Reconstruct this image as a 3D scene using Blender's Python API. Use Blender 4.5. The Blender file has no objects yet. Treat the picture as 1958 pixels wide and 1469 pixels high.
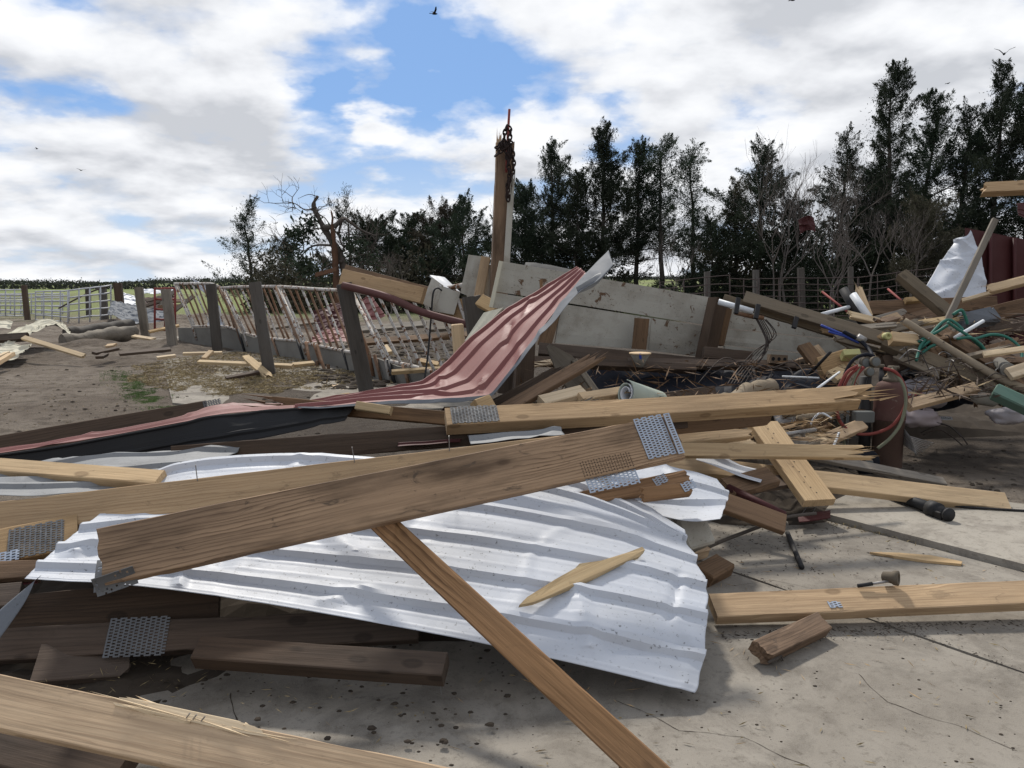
import bpy, math, random
import numpy as np
from mathutils import Vector, Matrix, noise as mnoise
from mathutils.bvhtree import BVHTree
R = math.radians
random.seed(7); np.random.seed(7)
SC = bpy.context.scene
COL = SC.collection

# ------------------------------------------------------------------ camera
CAMH, FPX, PITCH = 1.45, 1500.0, R(7.2)
cam = bpy.data.cameras.new('camera'); camo = bpy.data.objects.new('camera', cam); COL.objects.link(camo)
camo.location = (0, 0, CAMH); camo.rotation_euler = (R(90) - PITCH, 0, 0)
cam.sensor_width = 36.0; cam.lens = 36.0 * FPX / 1958.0; cam.clip_start = 0.05; cam.clip_end = 6000
SC.camera = camo

# ------------------------------------------------------------------ light and sky
SUN_EL, SUN_AZ = R(47), R(-12)          # azimuth from +Y (ahead), negative = to the left
SC.view_settings.view_transform = 'Standard'; SC.view_settings.look = 'None'
SC.view_settings.gamma = 1; SC.view_settings.exposure = 0.17; SC.view_settings.use_curve_mapping = False
sl = bpy.data.lights.new('sun', 'SUN'); so = bpy.data.objects.new('sun', sl); COL.objects.link(so)
sl.energy = 3.5; sl.angle = R(5.0); sl.color = (1.0, 0.95, 0.87)
sdir = Vector((math.sin(SUN_AZ) * math.cos(SUN_EL), math.cos(SUN_AZ) * math.cos(SUN_EL), math.sin(SUN_EL)))
so.rotation_euler = (-sdir).to_track_quat('-Z', 'Y').to_euler()

def nd(nt, typ, ins=None, **props):
    n = nt.nodes.new('ShaderNode' + typ)
    for k, v in props.items(): setattr(n, k, v)
    for k, v in (ins or {}).items():
        s = n.inputs[k]
        if isinstance(v, bpy.types.NodeSocket): nt.links.new(v, s)
        elif isinstance(v, bpy.types.Node): nt.links.new(v.outputs[0], s)
        else: s.default_value = v
    return n
def ramp(nt, fac, stops, interp='LINEAR'):
    n = nt.nodes.new('ShaderNodeValToRGB'); n.color_ramp.interpolation = interp
    e = n.color_ramp.elements
    while len(e) < len(stops): e.new(0.5)
    for i, (p, c) in enumerate(stops):
        e[i].position = p; e[i].color = (c, c, c, 1) if not isinstance(c, (tuple, list)) else tuple(c) + (1,)
    nt.links.new(fac if isinstance(fac, bpy.types.NodeSocket) else fac.outputs[0], n.inputs[0])
    return n.outputs[0]
def mth(nt, op, a, b=None, clamp=False):
    n = nt.nodes.new('ShaderNodeMath'); n.operation = op; n.use_clamp = clamp
    for i, v in enumerate((a, b)):
        if v is None: continue
        if isinstance(v, bpy.types.NodeSocket): nt.links.new(v, n.inputs[i])
        else: n.inputs[i].default_value = v
    return n.outputs[0]
def mix(nt, fac, a, b, blend='MIX'):
    n = nt.nodes.new('ShaderNodeMix'); n.data_type = 'RGBA'; n.blend_type = blend
    for s, v in ((n.inputs[0], fac), (n.inputs[6], a), (n.inputs[7], b)):
        if isinstance(v, bpy.types.NodeSocket): nt.links.new(v, s)
        elif isinstance(v, (tuple, list)): s.default_value = tuple(v) + (1,) if len(v) == 3 else v
        else: s.default_value = v
    return n.outputs[2]

def ray(px, py):
    fwd = Vector((0, math.cos(PITCH), -math.sin(PITCH))); up = Vector((0, math.sin(PITCH), math.cos(PITCH)))
    return fwd + Vector((1, 0, 0)) * ((px - 979) / FPX) + up * ((734.5 - py) / FPX)
CAM = Vector((0, 0, CAMH))
def P(px, py, d):
    r = ray(px, py); return CAM + r * (d / r.y)
def PZ(px, py, z=0.0):
    r = ray(px, py); return CAM + r * ((z - CAMH) / r.z)

world = bpy.data.worlds.new('World'); SC.world = world; world.use_nodes = True
nt = world.node_tree; nt.nodes.clear()
sky = nd(nt, 'TexSky', sky_type='NISHITA', sun_disc=False, sun_elevation=SUN_EL, sun_rotation=SUN_AZ, altitude=400, air_density=1.0, dust_density=0.6, ozone_density=1.6)
tc = nd(nt, 'TexCoord')
sep = nd(nt, 'SeparateXYZ', {0: tc.outputs['Generated']})
zz = mth(nt, 'ADD', mth(nt, 'MAXIMUM', sep.outputs[2], 0.0), 0.27)
pl = nd(nt, 'CombineXYZ', {0: mth(nt, 'DIVIDE', sep.outputs[0], zz), 1: mth(nt, 'DIVIDE', sep.outputs[1], zz), 2: 0.37})
warp = nd(nt, 'TexNoise', {'Vector': pl.outputs[0], 'Scale': 3.0, 'Detail': 5.0, 'Roughness': 0.6})
wdir = nd(nt, 'VectorMath', {0: nd(nt, 'VectorMath', {0: nd(nt, 'VectorMath', {0: warp.outputs['Color'], 1: (0.5, 0.5, 0.5)}, operation='SUBTRACT').outputs[0], 'Scale': 0.16}, operation='SCALE').outputs[0], 1: tc.outputs['Generated']}, operation='ADD')
NZ = {'Scale': 2.9, 'Detail': 9.0, 'Roughness': 0.52, 'Distortion': 0.1}
w1 = nd(nt, 'TexNoise', dict(NZ, Vector=pl.outputs[0]))
plb = nd(nt, 'VectorMath', {0: pl.outputs[0], 1: (0.945, 0.945, 1.0)}, operation='MULTIPLY')
w1b = nd(nt, 'TexNoise', dict(NZ, Vector=plb.outputs[0], Detail=5.0))
w2 = nd(nt, 'TexNoise', {'Vector': pl.outputs[0], 'Scale': 1.2, 'Detail': 5.0, 'Roughness': 0.5})
dens = mth(nt, 'ADD', mth(nt, 'ADD', mth(nt, 'MULTIPLY', mth(nt, 'SUBTRACT', w1.outputs[0], 0.5), 1.5), mth(nt, 'MULTIPLY', mth(nt, 'SUBTRACT', w2.outputs[0], 0.5), 0.7)), 0.61)
def spot(px, py, rad, amt):
    global dens
    v = ray(px, py).normalized()
    dist = nd(nt, 'VectorMath', {0: wdir.outputs[0], 1: tuple(v)}, operation='DISTANCE')
    m = nd(nt, 'MapRange', {'Value': dist.outputs['Value'], 'From Min': 0.0, 'From Max': rad, 'To Min': amt, 'To Max': 0.0}, interpolation_type='SMOOTHSTEP')
    dens = mth(nt, 'ADD', dens, m.outputs[0])
SPOTS = [(690, 30, .11, -.24), (810, 60, .10, -.26), (650, 190, .09, -.16), (610, 290, .12, -.33), (720, 285, .08, -.18), (860, 190, .11, -.24), (360, 150, .12, -.16), (130, 150, .08, -.17),
         (1190, 235, .07, -.2), (1230, 340, .05, -.12), (800, 125, .04, .34), (755, 218, .04, .26), (900, 320, .08, .14), (1350, 100, .30, .13), (250, 40, .16, .12), (330, 240, .14, .13), (1650, 100, .28, .10), (690, 140, .05, .2), (480, 400, .08, -.10), (300, 430, .15, -.05)]
for s_ in SPOTS: spot(*s_)
cov = ramp(nt, dens, [(0.37, 0.0), (0.46, 0.30), (0.54, 0.80), (0.64, 1.0)])
hz = nd(nt, 'MapRange', {'Value': sep.outputs[2], 'From Min': -0.02, 'From Max': 0.2, 'To Min': 0.9, 'To Max': 0.0})
under = mth(nt, 'SUBTRACT', w1b.outputs[0], w1.outputs[0])          # thicker cloud higher up means a grey base here
shade = mth(nt, 'ADD', mth(nt, 'ADD', mth(nt, 'MULTIPLY', under, 1.9), mth(nt, 'MULTIPLY', w2.outputs[0], 0.75)), mth(nt, 'MULTIPLY', dens, 0.36))
ccol = ramp(nt, shade, [(0.40, (8.9, 9.0, 9.2)), (0.56, (8.1, 8.25, 8.55)), (0.72, (6.9, 7.05, 7.4)), (0.90, (5.4, 5.6, 6.0))])
skyb = mix(nt, 0.75, mix(nt, 1.0, sky.outputs[0], (0.8, 0.9, 1.0, 1), 'MULTIPLY'), (2.0, 3.7, 7.0))
skyc = mix(nt, mth(nt, 'MULTIPLY', hz.outputs[0], 0.85), skyb, (6.8, 7.6, 8.4))
allc = mix(nt, mth(nt, 'MINIMUM', cov, 1.0), skyc, ccol)
bg = nd(nt, 'Background', {'Color': allc, 'Strength': 0.1})
out = nt.nodes.new('ShaderNodeOutputWorld'); nt.links.new(bg.outputs[0], out.inputs[0])

# ------------------------------------------------------------------ materials
def newmat(name):
    m = bpy.data.materials.new(name); m.use_nodes = True
    t = m.node_tree; b = t.nodes['Principled BSDF']
    return m, t, b
def coords(t, scale=(1, 1, 1), obj=True, rnd=True):
    c = nd(t, 'TexCoord').outputs['Object'] if obj else nd(t, 'NewGeometry').outputs['Position']
    if obj and rnd:
        oi = nd(t, 'ObjectInfo')
        k = nd(t, 'VectorMath', {0: (37.0, 19.0, 23.0), 'Scale': oi.outputs['Random']}, operation='SCALE')
        c = nd(t, 'VectorMath', {0: c, 1: k.outputs[0]}, operation='ADD').outputs[0]
    return c
def mapped(t, c, s): return nd(t, 'Mapping', {'Vector': c, 'Scale': s}).outputs[0]
def bump(t, b, h, dist=0.002, strength=0.6):
    n = nd(t, 'Bump', {'Height': h, 'Distance': dist, 'Strength': strength}); t.links.new(n.outputs[0], b.inputs['Normal'])

def wood(name, base, dark, grain=0.6, grime=0.35, wscale=20.0, grey=(0.16, 0.145, 0.125), greyamt=0.35, rough=0.8):
    m, t, b = newmat(name); c = coords(t)
    wob = nd(t, 'TexNoise', {'Vector': mapped(t, c, (0.9, 5, 5)), 'Scale': 1.0, 'Detail': 3.0})
    cw = nd(t, 'VectorMath', {0: c, 1: nd(t, 'VectorMath', {0: wob.outputs['Color'], 'Scale': 0.10}, operation='SCALE').outputs[0]}, operation='ADD').outputs[0]
    wv = nd(t, 'TexWave', {'Vector': mapped(t, cw, (0.12, 1, 1)), 'Scale': wscale, 'Distortion': 5.0, 'Detail': 3.0, 'Detail Scale': 1.6, 'Detail Roughness': 0.6}, wave_type='BANDS', bands_direction='Y', wave_profile='SAW')
    fib = nd(t, 'TexNoise', {'Vector': mapped(t, c, (3, 150, 150)), 'Scale': 1.0, 'Detail': 3.0})
    blot = nd(t, 'TexNoise', {'Vector': mapped(t, c, (1.6, 7, 7)), 'Scale': 1.0, 'Detail': 5.0, 'Roughness': 0.6})
    big = nd(t, 'TexNoise', {'Vector': mapped(t, c, (1.1, 2.5, 2.5)), 'Scale': 1.0, 'Detail': 4.0})
    kn = nd(t, 'TexVoronoi', {'Vector': mapped(t, c, (3.6, 7.5, 7.5)), 'Scale': 1.0})
    vis = nd(t, 'TexNoise', {'Vector': mapped(t, c, (1.3, 4, 4)), 'Scale': 1.0, 'Detail': 2.0})
    f1 = mth(t, 'MULTIPLY', mth(t, 'MULTIPLY', ramp(t, wv, [(0.55, 0.0), (0.98, 1.0)]), grain * 0.95), ramp(t, vis, [(0.40, 0.15), (0.60, 1.0)]))
    col = mix(t, f1, base, dark)
    col = mix(t, mth(t, 'MULTIPLY', ramp(t, fib, [(0.35, 0), (0.7, 1)]), 0.3), col, dark)
    col = mix(t, mth(t, 'MULTIPLY', ramp(t, big, [(0.42, 0), (0.66, 1)]), greyamt), col, grey)
    col = mix(t, mth(t, 'MULTIPLY', ramp(t, blot, [(0.5, 0), (0.75, 1)]), grime), col, tuple(x * 0.35 for x in dark))
    col = mix(t, mth(t, 'MULTIPLY', ramp(t, kn, [(0.05, 0.8), (0.11, 1.0), (0.16, 0)]), 0.55), col, tuple(x * 0.5 for x in dark))
    mud = nd(t, 'TexNoise', {'Vector': mapped(t, c, (9, 16, 16)), 'Scale': 1.0, 'Detail': 6.0, 'Roughness': 0.7, 'Distortion': 0.8})
    col = mix(t, mth(t, 'MULTIPLY', ramp(t, mud, [(0.60, 0), (0.68, 1)]), grime * 0.9), col, (0.055, 0.038, 0.025))
    strk = nd(t, 'TexNoise', {'Vector': mapped(t, c, (0.7, 28, 28)), 'Scale': 1.0, 'Detail': 4.0, 'Roughness': 0.65})
    col = mix(t, mth(t, 'MULTIPLY', ramp(t, strk, [(0.5, 0), (0.72, 1)]), 0.45), col, tuple(x * 0.6 for x in dark))
    oi = nd(t, 'ObjectInfo')
    hs = nd(t, 'HueSaturation', {'Color': col, 'Value': mth(t, 'ADD', mth(t, 'MULTIPLY', oi.outputs['Random'], 0.45), 0.80), 'Saturation': mth(t, 'ADD', mth(t, 'MULTIPLY', oi.outputs['Random'], -0.25), 1.10)})
    t.links.new(hs.outputs[0], b.inputs['Base Color']); b.inputs['Roughness'].default_value = rough; b.inputs['Specular IOR Level'].default_value = 0.25
    bump(t, b, mth(t, 'ADD', mth(t, 'MULTIPLY', wv.outputs[1], 0.25), fib.outputs[0]), 0.002, 0.6)
    return m
W = {}
W['fresh'] = wood('wood_fresh', (0.49, 0.345, 0.185), (0.28, 0.168, 0.078), 0.45, 0.3, greyamt=0.25, grey=(0.22, 0.165, 0.105))
W['pale'] = wood('wood_pale', (0.53, 0.405, 0.245), (0.33, 0.215, 0.11), 0.35, 0.3, greyamt=0.3, grey=(0.24, 0.195, 0.14))
W['tan'] = wood('wood_tan', (0.43, 0.295, 0.165), (0.22, 0.13, 0.064), 0.6, 0.35, greyamt=0.3, grey=(0.14, 0.105, 0.075))
W['orange'] = wood('wood_orange', (0.30, 0.178, 0.096), (0.10, 0.052, 0.024), 1.05, 0.2, wscale=15, greyamt=0.15)
W['brown'] = wood('wood_brown', (0.19, 0.114, 0.062), (0.058, 0.032, 0.017), 0.75, 0.7, greyamt=0.35, grey=(0.085, 0.056, 0.036))
W['stained'] = wood('wood_stained', (0.30, 0.188, 0.10), (0.085, 0.045, 0.022), 0.95, 0.9, greyamt=0.55, grey=(0.105, 0.066, 0.04))
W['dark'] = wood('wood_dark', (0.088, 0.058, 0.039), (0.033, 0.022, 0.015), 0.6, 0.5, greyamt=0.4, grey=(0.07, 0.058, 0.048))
W['grey'] = wood('wood_weathered', (0.21, 0.18, 0.142), (0.09, 0.075, 0.06), 0.5, 0.5, greyamt=0.5, grey=(0.12, 0.108, 0.093))
W['post'] = wood('wood_post', (0.085, 0.074, 0.063), (0.037, 0.032, 0.027), 0.5, 0.4, greyamt=0.5, grey=(0.09, 0.086, 0.079))
W['olive'] = wood('wood_olive', (0.165, 0.128, 0.086), (0.08, 0.06, 0.038), 0.4, 0.4, greyamt=0.4, grey=(0.11, 0.095, 0.072))

def paint(name, base, dirt, speck=0.5, rough=0.4, metal=0.0, streak=0.4, chip=None, scale=1.0, world=False, wear=0.60):
    m, t, b = newmat(name); c = coords(t, obj=not world)
    n1 = nd(t, 'TexNoise', {'Vector': c, 'Scale': 2.2 * scale, 'Detail': 7.0, 'Roughness': 0.6})
    n2 = nd(t, 'TexNoise', {'Vector': c, 'Scale': 55 * scale, 'Detail': 5.0, 'Roughness': 0.7})
    n3 = nd(t, 'TexNoise', {'Vector': c, 'Scale': 9 * scale, 'Detail': 6.0, 'Roughness': 0.65, 'Distortion': 0.6})
    col = mix(t, mth(t, 'MULTIPLY', ramp(t, n1, [(0.45, 0), (0.75, 1)]), streak), base, dirt)
    col = mix(t, mth(t, 'MULTIPLY', mth(t, 'MULTIPLY', ramp(t, n2, [(0.60, 0), (0.67, 1)]), ramp(t, n1, [(0.35, 0.15), (0.6, 1)])), speck), col, tuple(x * 0.3 for x in dirt))
    if chip: col = mix(t, ramp(t, n3, [(wear, 0), (wear + 0.04, 1)]), col, chip)
    t.links.new(col, b.inputs['Base Color']); b.inputs['Metallic'].default_value = metal
    b.inputs['Specular IOR Level'].default_value = 0.5 if rough < .36 else (0.3 if rough < 0.58 else 0.12)
    t.links.new(ramp(t, n1, [(0.3, rough), (0.8, min(1, rough + 0.3))]), b.inputs['Roughness'])
    bump(t, b, mth(t, 'ADD', n3.outputs[0], mth(t, 'MULTIPLY', n2.outputs[0], 0.15)), 0.004, 0.35)
    return m
M = {}
M['white'] = paint('white_painted_steel', (0.455, 0.475, 0.515), (0.29, 0.285, 0.275), 1.0, 0.38, 0.0, 0.4)
LOWSPEC = []
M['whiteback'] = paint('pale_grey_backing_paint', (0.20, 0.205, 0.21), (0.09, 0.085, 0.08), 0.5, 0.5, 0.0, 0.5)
M['red'] = paint('faded_red_painted_steel', (0.175, 0.058, 0.052), (0.205, 0.10, 0.086), 0.45, 0.5, 0.0, 0.7)
M['redd'] = paint('deep_red_painted_steel', (0.052, 0.009, 0.009), (0.034, 0.012, 0.01), 0.5, 0.5, 0.0, 0.5)
M['nearblack'] = paint('near_black_finish', (0.022, 0.022, 0.023), (0.035, 0.033, 0.03), 0.5, 0.6, 0.0, 0.5)  # even near-black base for the ridge flap and the roofing strip
M['galv'] = paint('galvanised_steel', (0.34, 0.38, 0.44), (0.25, 0.25, 0.25), 0.5, 0.38, 0.75, 0.4)
M['galvd'] = paint('weathered_galvanised_steel', (0.14, 0.143, 0.148), (0.07, 0.065, 0.06), 0.5, 0.55, 0.4, 0.5)
M['flash'] = paint('grey_zinc_flashing', (0.13, 0.14, 0.155), (0.08, 0.08, 0.08), 0.6, 0.6, 0.0, 0.5)
M['wall'] = paint('old_white_board_paint', (0.37, 0.352, 0.305), (0.20, 0.172, 0.135), 1.0, 0.7, 0.0, 0.85, None, 1.8)
M['wallchip'] = paint('flaking_white_board_paint', (0.37, 0.352, 0.305), (0.20, 0.172, 0.135), 1.0, 0.7, 0.0, 0.8, (0.12, 0.075, 0.048), 1.1)
M['cream'] = paint('cream_siding_paint', (0.50, 0.47, 0.37), (0.36, 0.32, 0.25), 0.4, 0.6, 0.0, 0.4)
M['rustwhite'] = paint('rusty_white_pipe_paint', (0.42, 0.40, 0.37), (0.22, 0.165, 0.115), 0.5, 0.6, 0.1, 0.5, (0.13, 0.062, 0.03), 1.6, False, 0.53)
M['rust'] = paint('rusted_pipe', (0.15, 0.082, 0.047), (0.28, 0.235, 0.19), 0.5, 0.8, 0.1, 0.6, (0.09, 0.05, 0.03), 1.6)
M['panel'] = paint('white_gate_paint', (0.45, 0.46, 0.48), (0.25, 0.25, 0.25), 0.4, 0.5, 0.1, 0.5)
M['gate'] = paint('dark_brown_gate_pipe', (0.075, 0.057, 0.052), (0.12, 0.096, 0.085), 0.4, 0.7, 0.1, 0.5)
M['gatered'] = paint('red_gate_pipe', (0.20, 0.05, 0.045), (0.12, 0.06, 0.05), 0.4, 0.6, 0.1, 0.5)
M['pipebrown'] = paint('brown_red_pipe', (0.105, 0.045, 0.04), (0.07, 0.04, 0.035), 0.4, 0.55, 0.2, 0.4)
M['black'] = paint('black_iron', (0.022, 0.022, 0.023), (0.06, 0.05, 0.045), 0.4, 0.55, 0.3, 0.4)
M['chain'] = paint('rusty_chain_iron', (0.035, 0.026, 0.024), (0.07, 0.04, 0.03), 0.4, 0.65, 0.5, 0.5)
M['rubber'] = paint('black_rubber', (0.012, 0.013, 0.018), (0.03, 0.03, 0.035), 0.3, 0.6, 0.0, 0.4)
M['pvc'] = paint('white_pvc', (0.58, 0.6, 0.62), (0.4, 0.4, 0.38), 0.3, 0.4, 0.0, 0.3)
M['tankred'] = paint('rust_red_cylinder_paint', (0.088, 0.042, 0.036), (0.12, 0.085, 0.07), 0.6, 0.6, 0.0, 0.6, (0.2, 0.17, 0.14), 1.3)
M['tankbrown'] = paint('brown_cylinder_paint', (0.068, 0.04, 0.03), (0.10, 0.072, 0.056), 0.6, 0.65, 0.1, 0.6)
M['brass'] = paint('dusty_brass', (0.12, 0.10, 0.075), (0.075, 0.065, 0.055), 0.4, 0.65, 0.3, 0.5)
M['hosered'] = paint('red_rubber_hose', (0.17, 0.038, 0.032), (0.13, 0.06, 0.048), 0.3, 0.6, 0.0, 0.5)
M['hosegreen'] = paint('dusty_green_hose', (0.155, 0.16, 0.11), (0.1, 0.1, 0.08), 0.3, 0.6, 0.0, 0.5)
M['teal'] = paint('teal_garden_hose', (0.022, 0.12, 0.088), (0.035, 0.09, 0.07), 0.3, 0.5, 0.0, 0.4)
M['tealbox'] = paint('pale_green_metal', (0.10, 0.165, 0.13), (0.13, 0.13, 0.11), 0.4, 0.6, 0.0, 0.5)
M['greyb'] = paint('grey_enclosure_paint', (0.12, 0.125, 0.12), (0.07, 0.07, 0.065), 0.4, 0.6, 0.1, 0.5)
M['sack'] = paint('printed_feed_sack', (0.30, 0.28, 0.29), (0.18, 0.155, 0.15), 0.3, 0.6, 0.0, 0.5, (0.30, 0.06, 0.07), 0.45)
M['bag'] = paint('pink_grey_torn_bag', (0.32, 0.27, 0.27), (0.18, 0.15, 0.145), 0.3, 0.6, 0.0, 0.5)
M['paper'] = paint('white_paper', (0.55, 0.56, 0.58), (0.4, 0.39, 0.36), 0.3, 0.7, 0.0, 0.3)
M['ink'] = paint('black_ink', (0.02, 0.02, 0.02), (0.03, 0.03, 0.03), 0.1, 0.7)
M['liner'] = paint('pale_green_roll_back', (0.36, 0.40, 0.34), (0.25, 0.25, 0.2), 0.3, 0.6)
M['brick'] = paint('tan_brick', (0.20, 0.145, 0.10), (0.12, 0.085, 0.06), 0.5, 0.9)
M['yellow'] = paint('yellow_plastic', (0.38, 0.36, 0.15), (0.26, 0.23, 0.14), 0.3, 0.5)
M['blue'] = paint('blue_print', (0.03, 0.06, 0.30), (0.05, 0.05, 0.1), 0.2, 0.5)
M['cyan'] = paint('pale_blue_cup_plastic', (0.25, 0.50, 0.60), (0.3, 0.35, 0.35), 0.2, 0.5)
M['bird'] = paint('black_feathers', (0.015, 0.015, 0.017), (0.02, 0.02, 0.02), 0.1, 0.7)
M['wire'] = paint('dark_fence_wire', (0.07, 0.06, 0.055), (0.1, 0.06, 0.04), 0.3, 0.6, 0.4)
M['steelrod'] = paint('bare_steel_rod', (0.28, 0.27, 0.26), (0.15, 0.11, 0.09), 0.3, 0.45, 0.6)
M['bark'] = paint('grey_bark', (0.085, 0.072, 0.062), (0.05, 0.042, 0.036), 0.5, 0.95, 0, 0.6, None, 1.0, True)
M['twig'] = paint('pale_bare_twig', (0.125, 0.108, 0.096), (0.07, 0.06, 0.053), 0.3, 0.95, 0, 0.6, None, 1.0, True)
M['rawtrunk'] = paint('torn_orange_heartwood', (0.11, 0.06, 0.037), (0.045, 0.03, 0.023), 0.5, 0.9, 0, 0.7, (0.06, 0.04, 0.03), 0.6)
M['log'] = paint('peeled_log', (0.24, 0.195, 0.14), (0.14, 0.105, 0.07), 0.5, 0.85)
M['straw'] = paint('straw', (0.25, 0.195, 0.105), (0.14, 0.108, 0.06), 0.2, 0.9, 0, 0.6, None, 1, True)
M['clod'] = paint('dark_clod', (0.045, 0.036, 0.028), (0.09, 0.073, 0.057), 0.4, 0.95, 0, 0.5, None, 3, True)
M['bunk'] = paint('grey_bunk_concrete', (0.17, 0.162, 0.145), (0.10, 0.093, 0.083), 0.6, 0.9, 0, 0.6, None, 1.0, True)

def leafmat(name, a, bcol, tr=0.15):
    m, t, b = newmat(name); c = coords(t, obj=False)
    n1 = nd(t, 'TexNoise', {'Vector': c, 'Scale': 0.9, 'Detail': 4.0}); n2 = nd(t, 'TexNoise', {'Vector': c, 'Scale': 9.0, 'Detail': 2.0})
    col = mix(t, ramp(t, mth(t, 'ADD', mth(t, 'MULTIPLY', n1.outputs[0], 0.6), mth(t, 'MULTIPLY', n2.outputs[0], 0.4)), [(0.38, 0), (0.62, 1)]), a, bcol)
    oi = nd(t, 'ObjectInfo')
    hs = nd(t, 'HueSaturation', {'Color': col, 'Hue': mth(t, 'ADD', mth(t, 'MULTIPLY', oi.outputs['Random'], 0.05), 0.475), 'Value': mth(t, 'ADD', mth(t, 'MULTIPLY', oi.outputs['Random'], 0.5), 0.75)})
    t.links.new(hs.outputs[0], b.inputs['Base Color']); b.inputs['Roughness'].default_value = 0.85; b.inputs['Specular IOR Level'].default_value = 0.15
    tl = nd(t, 'BsdfTranslucent', {'Color': hs.outputs[0]}); ms = nd(t, 'MixShader', {0: tr, 1: b.outputs[0], 2: tl.outputs[0]}); t.links.new(ms.outputs[0], t.nodes['Material Output'].inputs[0])
    return m
M['cedar'] = leafmat('cedar_foliage', (0.017, 0.026, 0.017), (0.042, 0.054, 0.033))
M['cedarb'] = leafmat('cedar_foliage_brownish', (0.035, 0.032, 0.023), (0.07, 0.062, 0.042))
M['grass'] = leafmat('short_grass', (0.05, 0.085, 0.025), (0.09, 0.13, 0.04))
M['farwood'] = leafmat('far_woodland', (0.028, 0.036, 0.030), (0.055, 0.058, 0.045))

def concrete(name, base, stain, wet):
    m, t, b = newmat(name); c = coords(t, obj=False)
    n1 = nd(t, 'TexNoise', {'Vector': c, 'Scale': 0.9, 'Detail': 8.0, 'Roughness': 0.62}); n2 = nd(t, 'TexNoise', {'Vector': c, 'Scale': 5.0, 'Detail': 8.0, 'Roughness': 0.7, 'Distortion': 0.4})
    n3 = nd(t, 'TexNoise', {'Vector': c, 'Scale': 70, 'Detail': 4.0, 'Roughness': 0.7}); n4 = nd(t, 'TexNoise', {'Vector': c, 'Scale': 260, 'Detail': 2.0})
    col = mix(t, ramp(t, n1, [(0.42, 0), (0.60, 1)]), base, stain)
    col = mix(t, mth(t, 'MULTIPLY', ramp(t, n2, [(0.5, 0), (0.63, 1)]), 0.6), col, wet)
    n5 = nd(t, 'TexNoise', {'Vector': c, 'Scale': 1.7, 'Detail': 6.0, 'Roughness': 0.7, 'Distortion': 1.2}); n6 = nd(t, 'TexNoise', {'Vector': c, 'Scale': 22.0, 'Detail': 5.0, 'Roughness': 0.75})
    col = mix(t, mth(t, 'MULTIPLY', ramp(t, n5, [(0.5, 0), (0.66, 1)]), 0.75), col, tuple(x * 0.75 for x in wet))
    col = mix(t, mth(t, 'MULTIPLY', ramp(t, n6, [(0.55, 0), (0.68, 1)]), 0.6), col, (0.06, 0.048, 0.036))
    col = mix(t, mth(t, 'MULTIPLY', ramp(t, n3, [(0.60, 0), (0.68, 1)]), 0.5), col, (0.07, 0.055, 0.04))
    col = mix(t, mth(t, 'MULTIPLY', ramp(t, n4, [(0.35, 0), (0.65, 1)]), 0.25), col, tuple(min(1, x * 1.35) for x in base))
    t.links.new(col, b.inputs['Base Color']); b.inputs['Roughness'].default_value = 0.92; b.inputs['Specular IOR Level'].default_value = 0.2
    bump(t, b, mth(t, 'ADD', mth(t, 'MULTIPLY', n2.outputs[0], 1.0), mth(t, 'MULTIPLY', n3.outputs[0], 0.35)), 0.008, 0.45)
    return m
M['conc'] = concrete('dirty_concrete', (0.245, 0.222, 0.188), (0.178, 0.158, 0.132), (0.122, 0.106, 0.088))
M['conc2'] = concrete('dusty_concrete', (0.29, 0.265, 0.225), (0.22, 0.198, 0.165), (0.15, 0.13, 0.108))

def groundmat():
    m, t, b = newmat('farmyard_dirt_and_fields'); c = coords(t, obj=False)
    s = nd(t, 'SeparateXYZ', {0: c})
    n1 = nd(t, 'TexNoise', {'Vector': c, 'Scale': 0.35, 'Detail': 9.0, 'Roughness': 0.65}); n2 = nd(t, 'TexNoise', {'Vector': c, 'Scale': 4.0, 'Detail': 8.0, 'Roughness': 0.7})
    n3 = nd(t, 'TexNoise', {'Vector': c, 'Scale': 40.0, 'Detail': 4.0, 'Roughness': 0.7}); nf = nd(t, 'TexNoise', {'Vector': mapped(t, c, (0.012, 0.004, 1)), 'Scale': 1.0, 'Detail': 5.0})
    col = mix(t, ramp(t, n1, [(0.42, 0), (0.58, 1)]), (0.20, 0.168, 0.135), (0.125, 0.10, 0.078))
    col = mix(t, mth(t, 'MULTIPLY', ramp(t, n2, [(0.48, 0), (0.60, 1)]), 0.75), col, (0.078, 0.06, 0.046))
    col = mix(t, mth(t, 'MULTIPLY', ramp(t, n3, [(0.55, 0), (0.7, 1)]), 0.5), col, (0.22, 0.185, 0.14))
    # trampled muck in the pen behind the feed bunk
    pen = mth(t, 'MULTIPLY', nd(t, 'MapRange', {'Value': mth(t, 'ADD', s.outputs[0], mth(t, 'MULTIPLY', n1.outputs[0], 2.0)), 'From Min': -3.4, 'From Max': -1.4}).outputs[0],
              nd(t, 'MapRange', {'Value': mth(t, 'ADD', s.outputs[1], mth(t, 'MULTIPLY', n2.outputs[0], 2.0)), 'From Min': 6.5, 'From Max': 8.0}).outputs[0])
    col = mix(t, mth(t, 'MULTIPLY', pen, 0.75), col, (0.042, 0.033, 0.026))
    far = mth(t, 'ADD', s.outputs[1], mth(t, 'MULTIPLY', n1.outputs[0], 14.0))
    fcol = ramp(t, nf, [(0.35, (0.10, 0.14, 0.045)), (0.5, (0.17, 0.195, 0.07)), (0.66, (0.12, 0.125, 0.06))])
    col = mix(t, nd(t, 'MapRange', {'Value': far, 'From Min': 38.0, 'From Max': 52.0}).outputs[0], col, fcol)
    t.links.new(col, b.inputs['Base Color']); b.inputs['Roughness'].default_value = 0.95; b.inputs['Specular IOR Level'].default_value = 0.15
    bump(t, b, mth(t, 'ADD', n2.outputs[0], mth(t, 'MULTIPLY', n3.outputs[0], 0.5)), 0.09, 0.9)
    return m
M['ground'] = groundmat()

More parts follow.
